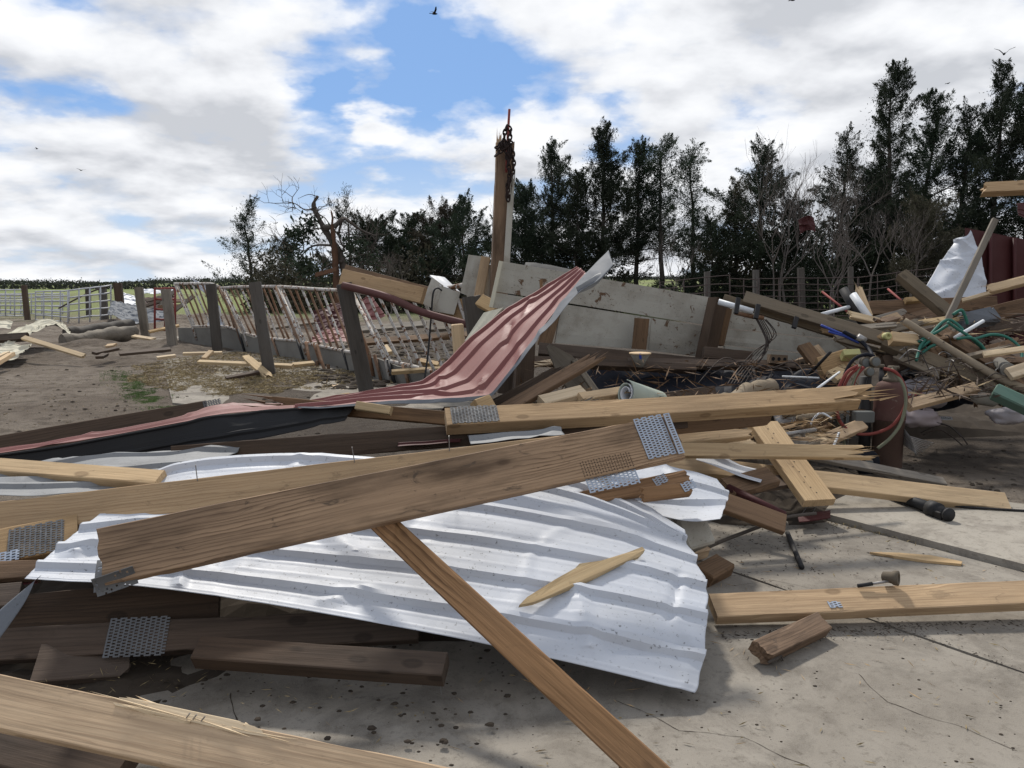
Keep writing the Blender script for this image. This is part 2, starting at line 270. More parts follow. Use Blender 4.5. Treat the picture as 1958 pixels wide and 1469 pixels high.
# ------------------------------------------------------------------ builders
def link(name, verts, faces, mat, parent=None, mw=None, smooth=False, fm=None):
    me = bpy.data.meshes.new(name)
    me.from_pydata([tuple(v) for v in verts], [], [tuple(f) for f in faces])
    for mm in (mat if isinstance(mat, (list, tuple)) else [mat]): me.materials.append(mm)
    if fm is not None: me.polygons.foreach_set('material_index', fm)
    if smooth: me.polygons.foreach_set('use_smooth', [True] * len(me.polygons))
    me.update()
    o = bpy.data.objects.new(name, me); COL.objects.link(o)
    if parent is not None: o.parent = parent
    if parent is not None and parent.name in WL: mw = parent.matrix_basis.inverted() @ (mw or Matrix())
    if mw is not None: o.matrix_basis = mw
    return o
WL = set()          # things whose parts are laid out in world axes
def tag(o, label, cat, group=None):
    o['label'] = label; o['category'] = cat
    if group: o['group'] = group
    return o
def empty(name, loc=(0, 0, 0), mw=None):
    o = bpy.data.objects.new(name, None); COL.objects.link(o)
    if mw is not None: o.matrix_basis = mw
    else: o.location = loc
    o.empty_display_size = 0.1; WL.add(o.name)
    return o
def kind(o, k): o['kind'] = k; return o
HIT = []
def remember(verts, faces): HIT.append(BVHTree.FromPolygons([tuple(v) for v in verts], [tuple(f) for f in faces]))
def on(px, py, lift=0.0):
    """the point of the surfaces built so far that the pixel's ray meets, raised by lift"""
    r = ray(px, py).normalized(); best = None
    for b in HIT:
        h = b.ray_cast(CAM, r)
        if h[0] is not None and (best is None or h[3] < best[1]): best = (h[0], h[3])
    return (best[0] if best else PZ(px, py, 0)) + Vector((0, 0, lift))

def nvec(ang):
    if isinstance(ang, (tuple, list, Vector)): return Vector(ang).normalized()
    return Vector((0, -math.cos(R(ang)), math.sin(R(ang))))
def frame(a, b, ang):
    X = (b - a).normalized(); n = nvec(ang); n = (n - X * n.dot(X)).normalized(); Y = n.cross(X)
    return Matrix(((X.x, Y.x, n.x, a.x), (X.y, Y.y, n.y, a.y), (X.z, Y.z, n.z, a.z), (0, 0, 0, 1)))
SEED = [0]
def board(name, label, cat, a, b, w, t, ang, mat, e0='cut', e1='cut', group=None, bow=0.0, parent=None):
    SEED[0] += 1; rnd = random.Random(SEED[0] * 13 + 5)
    mw = frame(a, b, ang); L = (b - a).length
    ns = max(4, min(44, int(L / 0.07))); ch = min(0.004, t * 0.12); k = 7
    ys = [-w / 2 + ch + (w - 2 * ch) * i / (k - 1) for i in range(k)]
    per = [(y, t / 2) for y in ys] + [(w / 2, t / 2 - ch), (w / 2, 0), (w / 2, -t / 2 + ch)] + [(y, -t / 2) for y in reversed(ys)] + [(-w / 2, -t / 2 + ch), (-w / 2, 0), (-w / 2, t / 2 - ch)]
    n = len(per); V = []; F = []
    def ends(e):
        if e == 'cut':
            s = rnd.uniform(-.02, .02); return [y * s for y, z in per], 0.0
        amp = {'split': min(.07, w * .45, L * .2), 'spike': min(.35, L * .25), 'rough': .018}[e]
        lanes = [rnd.random() ** (2.0 if e == 'spike' else 1.2) for _ in range(9)]
        o = []
        for y, z in per:
            q = (y / w + .5) * 7.99; i = int(max(0, min(7, q))); f = q - i
            v = lanes[i] if e == 'spike' and i % 2 else lanes[i] * (1 - f) + lanes[i + 1] * f
            o.append(amp * (v + (rnd.random() * .25) + (.25 if z < 0 else 0) * rnd.random()))
        return o, amp * .7
    o0, c0 = ends(e0); o1, c1 = ends(e1)
    sd = SEED[0] * 3.7
    for j in range(ns + 1):
        u = j / ns; x = u * L
        fl_ = lambda e: min(.4, L * .4) if e == 'spike' else (min(.12, L * .3) if e == 'split' else .01)
        f0 = 1 if j == 0 else max(0, 1 - u * L / fl_(e0)); f1 = 1 if j == ns else max(0, 1 - (1 - u) * L / fl_(e1))
        sag = -bow * 4 * u * (1 - u)
        wy = .004 * mnoise.noise((x * 1.2 + sd, 0, sd)); wz = .004 * mnoise.noise((x * 1.1, sd, 3))
        for i, (y, z) in enumerate(per):
            nz = .0012 * mnoise.noise((x * 8, y * 60, z * 60 + sd))
            nk = 1.0
            if i in (0, 6, 7, 9, 10, 16, 17, 19): nk = 1 - max(0, mnoise.noise((x * 5.3 + i * 7.7, sd, i)) - .25) * min(.05, .006 / w) * 6
            V.append((x + o0[i] * f0 - o1[i] * f1, y * nk * (1 + nz * 8) + wy, z * nk + wz + nz + sag))
    for j in range(ns):
        for i in range(n):
            a_, b_ = j * n + i, j * n + (i + 1) % n
            F.append((a_, a_ + n, b_ + n, b_))
    i0 = len(V); V.append((c0, 0, 0)); V.append((L - c1, 0, -0 - (0)))
    for i in range(n):
        F.append((i0, i, (i + 1) % n)); q = ns * n; F.append((i0 + 1, q + (i + 1) % n, q + i))
    for e, x0, sg in ((e0, 0, -1), (e1, L, 1)):       # torn fibres standing out of a broken end
        if e == 'spike':
            for _ in range(7):
                y = rnd.uniform(-.45, .45) * w; z = rnd.uniform(-.4, .4) * t; l = rnd.uniform(.05, .22); r_ = rnd.uniform(.002, .006)
                xs = x0 - sg * rnd.uniform(.1, .3); b0 = len(V)
                V += [(xs, y - r_ * 2, z - r_), (xs, y + r_ * 2, z - r_), (xs, y, z + r_ * 1.5), (x0 + sg * (l - .12), y + rnd.uniform(-.02, .02), z + rnd.uniform(-.015, .02))]
                F += [(b0, b0 + 1, b0 + 3), (b0 + 1, b0 + 2, b0 + 3), (b0 + 2, b0, b0 + 3), (b0, b0 + 2, b0 + 1)]
    o = link(name, V, F, W[mat] if isinstance(mat, str) else mat, parent, mw)
    if parent is None: tag(o, label, cat, group)
    remember([mw @ Vector(v) for v in V[:ns * n + n]], F[:ns * n])
    return o

def box_vf(x0, x1, y0, y1, z0, z1, ch=0.0):
    V = [(x, y, z) for x in (x0, x1) for y in (y0, y1) for z in (z0, z1)]
    F = [(0, 1, 3, 2), (4, 6, 7, 5), (0, 4, 5, 1), (2, 3, 7, 6), (0, 2, 6, 4), (1, 5, 7, 3)]
    return V, F
def block(name, label, cat, a, b, w, t, ang, mat, group=None, parent=None, jit=0.0):
    """a chunky bevelled block between two points"""
    mw = frame(a, b, ang); L = (b - a).length; c = min(w, t, L) * .07
    V = []; 
    for x, s in ((0, c), (c, 0), (L - c, 0), (L, c)):
        for y, z in ((-w / 2 + c, -t / 2), (w / 2 - c, -t / 2), (w / 2, -t / 2 + c), (w / 2, t / 2 - c), (w / 2 - c, t / 2), (-w / 2 + c, t / 2), (-w / 2, t / 2 - c), (-w / 2, -t / 2 + c)):
            V.append((x + random.uniform(-jit, jit), y - math.copysign(s, y) + random.uniform(-jit, jit), z - math.copysign(s, z) + random.uniform(-jit, jit)))
    F = [(j * 8 + i, j * 8 + (i + 1) % 8, j * 8 + 8 + (i + 1) % 8, j * 8 + 8 + i) for j in range(3) for i in range(8)] + [tuple(range(7, -1, -1)), tuple(range(24, 32))]
    o = link(name, V, F, mat, parent, mw)
    if parent is None: tag(o, label, cat, group)
    return o
def spline(pts, n):
    pts = [Vector(p) for p in pts]; m = len(pts); out = []
    for i in range(m - 1):
        p0, p1, p2, p3 = pts[max(0, i - 1)], pts[i], pts[i + 1], pts[min(m - 1, i + 2)]
        for k in range(n):
            t = k / n
            out.append(0.5 * ((2 * p1) + (p2 - p0) * t + (2 * p0 - 5 * p1 + 4 * p2 - p3) * t * t + (3 * p1 - p0 - 3 * p2 + p3) * t ** 3))
    out.append(pts[-1]); return out
def tube_vf(pts, r, sides=8, V=None, F=None, cap=True):
    V = [] if V is None else V; F = [] if F is None else F
    pts = [Vector(p) for p in pts]; m = len(pts); b0 = len(V)
    d = (pts[1] - pts[0]).normalized(); u = d.orthogonal().normalized()
    for i, p in enumerate(pts):
        dd = (pts[min(m - 1, i + 1)] - pts[max(0, i - 1)])
        dd = dd.normalized() if dd.length > 1e-9 else d
        u = (u - dd * u.dot(dd)); u = u.normalized() if u.length > 1e-6 else dd.orthogonal().normalized()
        v = dd.cross(u); rr = r[i] if isinstance(r, (list, tuple)) else r
        for k in range(sides):
            a = 2 * math.pi * k / sides; V.append(p + (u * math.cos(a) + v * math.sin(a)) * rr)
    for i in range(m - 1):
        for k in range(sides):
            a, b = b0 + i * sides + k, b0 + i * sides + (k + 1) % sides
            F.append((a, b, b + sides, a + sides))
    if cap:
        F.append(tuple(b0 + k for k in range(sides - 1, -1, -1))); F.append(tuple(b0 + (m - 1) * sides + k for k in range(sides)))
    return V, F
def tube(name, label, cat, pts, r, mat, sides=10, group=None, parent=None, sm=0):
    pts = spline(pts, sm) if sm else [Vector(p) for p in pts]
    V, F = tube_vf(pts, r, sides)
    o0 = V[0].copy() if parent is None else None
    if o0 is not None:
        o0 = pts[0].copy(); V = [v - o0 for v in V]
    o = link(name, V, F, mat, parent, Matrix.Translation(o0) if o0 is not None else None, smooth=True)
    if parent is None: tag(o, label, cat, group)
    return o
def lathe_vf(prof, sides=24):
    V = []; F = []
    for r, z in prof:
        for k in range(sides):
            a = 2 * math.pi * k / sides; V.append((r * math.cos(a), r * math.sin(a), z))
    for i in range(len(prof) - 1):
        for k in range(sides):
            a, b = i * sides + k, i * sides + (k + 1) % sides; F.append((a, b, b + sides, a + sides))
    F.append(tuple(range(sides - 1, -1, -1))); F.append(tuple((len(prof) - 1) * sides + k for k in range(sides)))
    return V, F
def catmull(A, n, axis):
    A = np.moveaxis(np.asarray(A, float), axis, 0); m = len(A); ts = np.linspace(0, m - 1, n) if isinstance(n, int) else np.asarray(n) * (m - 1); out = []
    for t in ts:
        i = max(0, min(int(t), m - 2)); f = t - i
        p0, p1, p2, p3 = A[max(0, i - 1)], A[i], A[i + 1], A[min(m - 1, i + 2)]
        out.append(0.5 * (2 * p1 + (p2 - p0) * f + (2 * p0 - 5 * p1 + 4 * p2 - p3) * f * f + (3 * p1 - p0 - 3 * p2 + p3) * f ** 3))
    return np.moveaxis(np.array(out), 0, axis)
def trap(d, b, t): return max(0.0, min(1.0, (b - d) / (b - t)))
def ribprof(s, pitch, h):
    q = (s / pitch) % 1.0; k = pitch / .229; y = h * trap(min(q, 1 - q) * pitch, .029 * k, .012 * k)
    for c in (1 / 3, 2 / 3): y += h * .055 * trap(abs(q - c) * pitch, .014 * k, .006 * k)
    return y
def ribparams(width, pitch, phase, h):
    if h == 0: return None
    k = pitch / .229; S = {0.0, width}; n0 = int(phase / pitch) - 1; n1 = int((width + phase) / pitch) + 2
    for r in range(n0, n1):
        for c, offs in ((0, (-.03, -.012, .012, .03)), (1 / 3, (-.014, -.006, .006, .014)), (2 / 3, (-.014, -.006, .006, .014)), (.19, (0,)), (.5, (-.02, .02)), (.81, (0,))):
            for o in offs:
                s = (r + c) * pitch + o * k - phase
                if 0 < s < width: S.add(s)
    return np.array(sorted(S)) / width
def sheet(name, label, cat, grid, front, back, width=0.92, pitch=0.229, rib=0.019, nu=90, nv=70, dent=0.008, jag=(0, 0), flip=False, group=None, parent=None, phase=0.05, crease=(), kink=0, fit=None):
    """bent ribbed steel sheet; grid rows run across the ribs, columns along them"""
    G = np.array([[tuple(p) for p in row] for row in grid])
    vs = ribparams(width, pitch, phase, rib); vs = np.linspace(0, 1, nv) if vs is None else vs; nv = len(vs)
    if fit:                        # a stiff panel: smooth the control points with a low-order surface
        nr, nc = G.shape[:2]; vv_, uu_ = np.meshgrid(np.linspace(0, 1, nr), np.linspace(0, 1, nc), indexing='ij')
        A_ = np.stack([uu_.ravel() ** i * vv_.ravel() ** j for i in range(fit[0] + 1) for j in range(fit[1] + 1)], 1)
        X_ = np.linalg.lstsq(A_, G.reshape(-1, 3), rcond=None)[0]; G = (A_ @ X_).reshape(nr, nc, 3)
    G = catmull(G, vs, 0)
    if kink:                       # hard folds: straight runs between the control columns
        m_ = G.shape[1]; tt = np.linspace(0, m_ - 1, nu); i0_ = np.minimum(tt.astype(int), m_ - 2); ff = (tt - i0_)[None, :, None]
        G = G[:, i0_] * (1 - ff) + G[:, i0_ + 1] * ff
        for _ in range(kink): G[:, 1:-1] = (G[:, :-2] + 2 * G[:, 1:-1] + G[:, 2:]) / 4
    else: G = catmull(G, nu, 1)
    LU = np.linalg.norm(np.diff(G[nv // 2], axis=0), axis=1).sum()
    du = np.gradient(G, axis=1); dv = np.gradient(G, vs, axis=0)
    N = np.cross(du, dv); N /= np.linalg.norm(N, axis=2, keepdims=True) + 1e-9
    if np.sum(N * (np.array(CAM) - G)) < 0: N = -N; rev = True
    else: rev = False
    if flip: N = -N; rev = not rev
    sd = random.uniform(0, 50); V = []
    s_ = -1 if flip else 1
    for j in range(nv):
        v = vs[j]
        for i in range(nu):
            u = i / (nu - 1); p = G[j, i]; n = N[j, i]
            q = Vector((p[0] * 2.2 + sd, p[1] * 2.2, p[2] * 2.2))
            h = ribprof(v * width + phase, pitch, rib) + dent * mnoise.noise(q) + dent * .6 * mnoise.noise(q * 2.7)
            cr = abs(mnoise.noise(q * .9 + Vector((9, 1, 4)))); h += dent * 1.1 * max(0, .12 - cr) / .12       # sharp buckles
            for (cu0, cv0, cu1, cv1, amp_, wd_) in crease:
                ax_, ay_ = (cu1 - cu0) * LU, (cv1 - cv0) * width; bx_, by_ = (u - cu0) * LU, (v - cv0) * width
                k_ = max(0.0, min(1.0, (ax_ * bx_ + ay_ * by_) / (ax_ * ax_ + ay_ * ay_ + 1e-9))); dd_ = math.hypot(bx_ - ax_ * k_, by_ - ay_ * k_)
                if dd_ < wd_: h += amp_ * (1 - dd_ / wd_) * (1 if 0 < k_ < 1 else .6)
            off = Vector((0, 0, 0))
            if jag[0] and u < .05: off = Vector(du[j, i]) * (nu * jag[0] * (1 - u / .05) * mnoise.noise((v * 9, sd, 1)))
            if jag[1] and u > .95: off = Vector(du[j, i]) * (nu * jag[1] * (1 - (1 - u) / .05) * mnoise.noise((v * 9, sd, 2)))
            V.append(Vector(p) + Vector(n) * (h * s_) + off)
    F = []
    for j in range(nv - 1):
        for i in range(nu - 1):
            a = j * nu + i; f = (a, a + 1, a + nu + 1, a + nu); F.append(f[::-1] if rev else f)
    o0 = V[0].copy(); L = [v - o0 for v in V]
    o = link(name, L, F, [front, back], parent, Matrix.Translation(o0), smooth=False)
    o.data.polygons.foreach_set('use_smooth', [True] * len(F))
    o.data.set_sharp_from_angle(angle=R(20))
    md = o.modifiers.new('thickness', 'SOLIDIFY'); md.thickness = 0.0015; md.offset = -1; md.material_offset = 1
    if parent is None: tag(o, label, cat, group)
    remember(V, F); return o
def plate(parent, x, y, L, wd, t, mat, z=None, rot=0.0, curl=0.0, nx=None, ny=None, punched=True):
    """punched truss plate lying on a board's face, in the board's own axes; the slots are open"""
    cx, cy = .0061, .0056; nx = nx or int(L / cx); ny = ny or int(wd / cy); V = []; F = []; cr, sr = math.cos(rot), math.sin(rot)
    z = t / 2 + .0012 if z is None else z
    for j in range(ny + 1):
        for i in range(nx + 1):
            a = i / nx * L - L / 2; b = j / ny * wd - wd / 2
            V.append((x + a * cr - b * sr, y + a * sr + b * cr, z + curl * (b / wd + .5) ** 2 + .003 * mnoise.noise((a * 14, b * 14, x)) + .002 * abs(mnoise.noise((a * 40, b * 40, x)))))
    for j in range(ny):
        for i in range(nx):
            if i % 3 != 0 and (j + (i // 3)) % 2 and (punched or mnoise.noise((i * .9, j * .9, x)) > .15): continue
            a = j * (nx + 1) + i; F.append((a, a + 1, a + nx + 2, a + nx + 1))
    o = link('nail_plate', V, F, mat, parent)
    md = o.modifiers.new('thickness', 'SOLIDIFY'); md.thickness = .0022; md.offset = 1
    return o
def slab4(name, label, cat, c, th, mat, group=None, parent=None, k=10, wob=.004, jagr=0.0):
    """flat panel from four corners (top left, top right, bottom right, bottom left), th deep away from the camera"""
    tl, tr, br, bl = [Vector(p) for p in c]; n = (tr - tl).cross(bl - tl).normalized()
    if n.dot(CAM - tl) < 0: n = -n
    mw = frame(tl, tr, n); inv = mw.inverted(); V = []; F = []
    m = 4
    for s in (0, 1):
        for j in range(m + 1):
            for i in range(k + 1):
                u, v = i / k, j / m
                p = tl.lerp(tr, u).lerp(bl.lerp(br, u), v) - n * (th * s) + n * (wob * mnoise.noise((u * 3 + tl.x, v * 2, tl.z)))
                if jagr and i in (0, k): p += (tr - tl).normalized() * random.uniform(-jagr, jagr)
                V.append(inv @ p)
    q = (m + 1) * (k + 1)
    for j in range(m):
        for i in range(k):
            a = j * (k + 1) + i; F.append((a, a + k + 1, a + k + 2, a + 1)); F.append((q + a, q + a + 1, q + a + k + 2, q + a + k + 1))
    for i in range(k):
        F.append((i, i + 1, q + i + 1, q + i)); a = m * (k + 1) + i; F.append((a, q + a, q + a + 1, a + 1))
    for j in range(m):
        a = j * (k + 1); F.append((a, q + a, q + a + k + 1, a + k + 1)); a += k; F.append((a, a + k + 1, q + a + k + 1, q + a))
    o = link(name, V, F, mat, parent, mw)
    if parent is None: tag(o, label, cat, group)
    return o

def polyboard(name, label, cat, pts, p0, n, th, mat, parent=None):
    """flat shard of wood: an outline seen in pixels, laid in the plane through p0 with normal n"""
    n = Vector(n).normalized(); Q = []
    for x, y in pts:
        r = ray(x, y); Q.append(CAM + r * ((p0 - CAM).dot(n) / r.dot(n)))
    mw = frame(Q[0], Q[len(Q) // 2], n); inv = mw.inverted(); m = len(Q)
    V = [inv @ q for q in Q] + [inv @ (q - n * th) for q in Q]
    c0 = sum(Q, Vector()) / m; V = [v + Vector((0, 0, random.uniform(-.15, .1) * th)) for v in V]
    F = [tuple(range(m)), tuple(range(2 * m - 1, m - 1, -1))] + [(i, i + m, (i + 1) % m + m, (i + 1) % m) for i in range(m)]
    o = link(name, V, F, W[mat] if isinstance(mat, str) else mat, parent, mw)
    me = o.data; me.validate()
    import bmesh
    bm_ = bmesh.new(); bm_.from_mesh(me); bmesh.ops.recalc_face_normals(bm_, faces=bm_.faces); bm_.to_mesh(me); bm_.free()
    if parent is None: tag(o, label, cat)
    return o
# ------------------------------------------------------------------ the setting: ground, slabs, hills
def graded(lo, hi, fine, growth):
    a = [0.0]; s = fine
    while a[-1] < hi: a.append(a[-1] + s); s *= growth
    b = [0.0]; s = fine
    while b[-1] > lo: b.append(b[-1] - s); s *= growth
    return np.array(sorted(set(b[1:] + a)))
B0, B1 = PZ(1380, 1085), PZ(1958, 1285)                 # joint between the two near slabs
A0, A1 = PZ(1575, 992), PZ(1958, 1092)                  # stepped edge of the far slab
def extend(p, q, s0, s1): d = (q - p).normalized(); return p - d * s0, q + d * s1
eB = (B1 - B0).normalized(); eA = (A1 - A0).normalized(); nB = Vector((eB.y, -eB.x, 0)); Bn, Bf = B0 + eB * 8, B0 - eB * 1.5; An = A0 + eA * 9
D0, D1, D2 = PZ(1590, 968), PZ(1660, 936), PZ(1990, 978)
def inpoly(x, y, poly):
    c = False; j = len(poly) - 1
    for i in range(len(poly)):
        xi, yi = poly[i][0], poly[i][1]; xj, yj = poly[j][0], poly[j][1]
        if (yi > y) != (yj > y) and x < (xj - xi) * (y - yi) / (yj - yi) + xi: c = not c
        j = i
    return c
S1 = [(-9, -4.0), (Bn.x - .022, Bn.y), (Bf.x - .022, Bf.y), (-9, Bf.y)]
S2 = [(Bn.x, Bn.y), (An.x - .03, An.y), (A0.x - .03, A0.y), (A0.x - .25, A0.y + .12), (Bf.x, Bf.y)]
S3 = [(A0.x, A0.y), (An.x, An.y), (14, An.y), (14, D2.y + .5), (D2.x, D2.y), (D1.x, D1.y), (D0.x, D0.y)]
def slabmesh(name, poly, top, mat, bottom=-.25):
    n = len(poly); rr = random.Random(len(name)); P2 = []
    for i in range(n):                       # chip the edges a little
        a, b = Vector(poly[i] ), Vector(poly[(i + 1) % n]); L = (b - a).length; k = max(1, min(90, int(L / .09)))
        nn = Vector((a.y - b.y, b.x - a.x)).normalized()
        for q in range(k): P2.append(a.lerp(b, q / k) + nn * (rr.uniform(-.004, .004) if q else 0))
    V = [(p.x, p.y, top) for p in P2] + [(p.x, p.y, bottom) for p in P2]; m = len(P2)
    F = [tuple(range(m))] + [(i, i + m, (i + 1) % m + m, (i + 1) % m) for i in range(m)]
    o = link(name, V, F, mat); kind(o, 'structure'); remember(V[:m], [tuple(range(m))]); return o
slabmesh('concrete_pavement', S1, 0.0, M['conc']); slabmesh('concrete_pavement', S2, 0.0, M['conc'])
slabmesh('raised_concrete_pavement', S3, 0.035, M['conc2'])
# concrete alley along the feed bunk
AL = [(-4.2, 9.6), (-2.2, 8.6), (-.3, 9.4), (-1.5, 11.2), (-3.2, 14.0), (-6.2, 18.6), (-8.6, 22.5), (-10.2, 22.0), (-7.6, 17.0), (-5.6, 12.6)]
slabmesh('concrete_alley', AL, 0.004, M['conc'])

xs = graded(-1800, 1800, .16, 1.045); ys = graded(-25, 2200, .16, 1.036)
polys = [S1, S2, S3]
def gz(x, y):
    if y < 11 and any(inpoly(x, y, p) for p in polys[:3]): return -.05
    if inpoly(x, y, AL): return .006 + .045 * mnoise.noise((x * .8, y * .8, 4)) + .02 * mnoise.noise((x * 3, y * 3, 4))
    z = -.018 + .03 * mnoise.noise((x * .9, y * .9, 0)) + .018 * mnoise.noise((x * 3.1, y * 3.1, 2))
    if y < 11: z = min(z, .0) - .01
    if y > 60:
        f = min(1, (y - 60) / 300); z += f * (2.0 * mnoise.noise((x * .004, y * .004, 5)) - 1.0)
        g = max(0.0, min(1.0, (y - 320) / 480)); z += g * g * (3 - 2 * g) * (6.5 + .006 * max(-500, min(200, x)) + 2.5 * mnoise.noise((x * .003, 1, 2)))
    return z
V = [(x, y, gz(x, y)) for y in ys for x in xs]; nx = len(xs)
F = [(j * nx + i, j * nx + i + 1, (j + 1) * nx + i + 1, (j + 1) * nx + i) for j in range(len(ys) - 1) for i in range(nx - 1)]
g = link('ground', V, F, M['ground'], smooth=True); kind(g, 'structure')
def G(px, py): p = PZ(px, py, 0); return Vector((p.x, p.y, gz(p.x, p.y)))

# far woodland on the ridge: nobody could count it
rng = np.random.default_rng(3)
def leafquads(C, D, ln, wd):
    """one quad per centre C along direction D"""
    n = len(C); r = rng.normal(size=(n, 3)); S = np.cross(D, r); S /= np.linalg.norm(S, axis=1, keepdims=True) + 1e-9
    ln = np.asarray(ln).reshape(-1, 1); wd = np.asarray(wd).reshape(-1, 1)
    V = np.stack([C - D * ln * .5, C + S * wd * .5, C + D * ln * .5, C - S * wd * .5], 1).reshape(-1, 3)
    return V, np.arange(n * 4).reshape(-1, 4)
def npmesh(name, V, F, mat, parent=None, mw=None):
    me = bpy.data.meshes.new(name); me.vertices.add(len(V)); me.vertices.foreach_set('co', np.ascontiguousarray(V, dtype=np.float32).ravel())
    k = F.shape[1]; me.loops.add(F.size); me.loops.foreach_set('vertex_index', F.ravel().astype(np.int32))
    me.polygons.add(len(F)); me.polygons.foreach_set('loop_start', np.arange(0, F.size, k, dtype=np.int32)); me.polygons.foreach_set('loop_total', np.full(len(F), k, dtype=np.int32))
    me.materials.append(mat); me.update(calc_edges=True); me.validate()
    o = bpy.data.objects.new(name, me); COL.objects.link(o)
    if parent is not None: o.parent = parent
    if mw is not None: o.matrix_basis = mw
    return o
n = 2600; fx = rng.uniform(-900, 500, n); fy = rng.uniform(640, 760, n) - .05 * fx
C = []; 
for i in range(n):
    z0 = gz(fx[i], fy[i]); hh = (3.0 + 3.0 * rng.random()) * (0.75 + .9 * mnoise.noise((fx[i] * .012, 3, 1)) + .35 * mnoise.noise((fx[i] * .05, 1, 1)))
    m_ = 18; q = rng.normal(size=(m_, 3)) * (2.2, 2.2, .26 * hh); q[:, 2] += hh * .5; C.append(q + (fx[i], fy[i], z0))
C = np.concatenate(C); D = rng.normal(size=C.shape); D /= np.linalg.norm(D, axis=1, keepdims=True)
Vv, Ff = leafquads(C, D, rng.uniform(.9, 2.0, len(C)), rng.uniform(.6, 1.4, len(C)))
o = npmesh('far_woodland', Vv, Ff, M['farwood']); kind(o, 'stuff'); o['label'] = 'dark line of far woodland along the ridge beyond the fields'; o['category'] = 'woodland'
# scrubby hedgerow in the middle distance
n = 700; fx = rng.uniform(-230, 10, n); fy = 330 + rng.uniform(-14, 14, n) + .1 * fx; C = []
for i in range(n):
    q = rng.normal(size=(8, 3)) * (1.2, 1.2, .7) + (0, 0, 1.0); C.append(q + (fx[i], fy[i], gz(fx[i], fy[i])))
C = np.concatenate(C); D = rng.normal(size=C.shape); D /= np.linalg.norm(D, axis=1, keepdims=True)
Vv, Ff = leafquads(C, D, rng.uniform(.9, 1.9, len(C)), rng.uniform(.5, 1.0, len(C)))
o = npmesh('far_scrub', Vv, Ff, M['farwood']); kind(o, 'stuff'); o['label'] = 'low band of scrub crossing the far green field'; o['category'] = 'scrub'

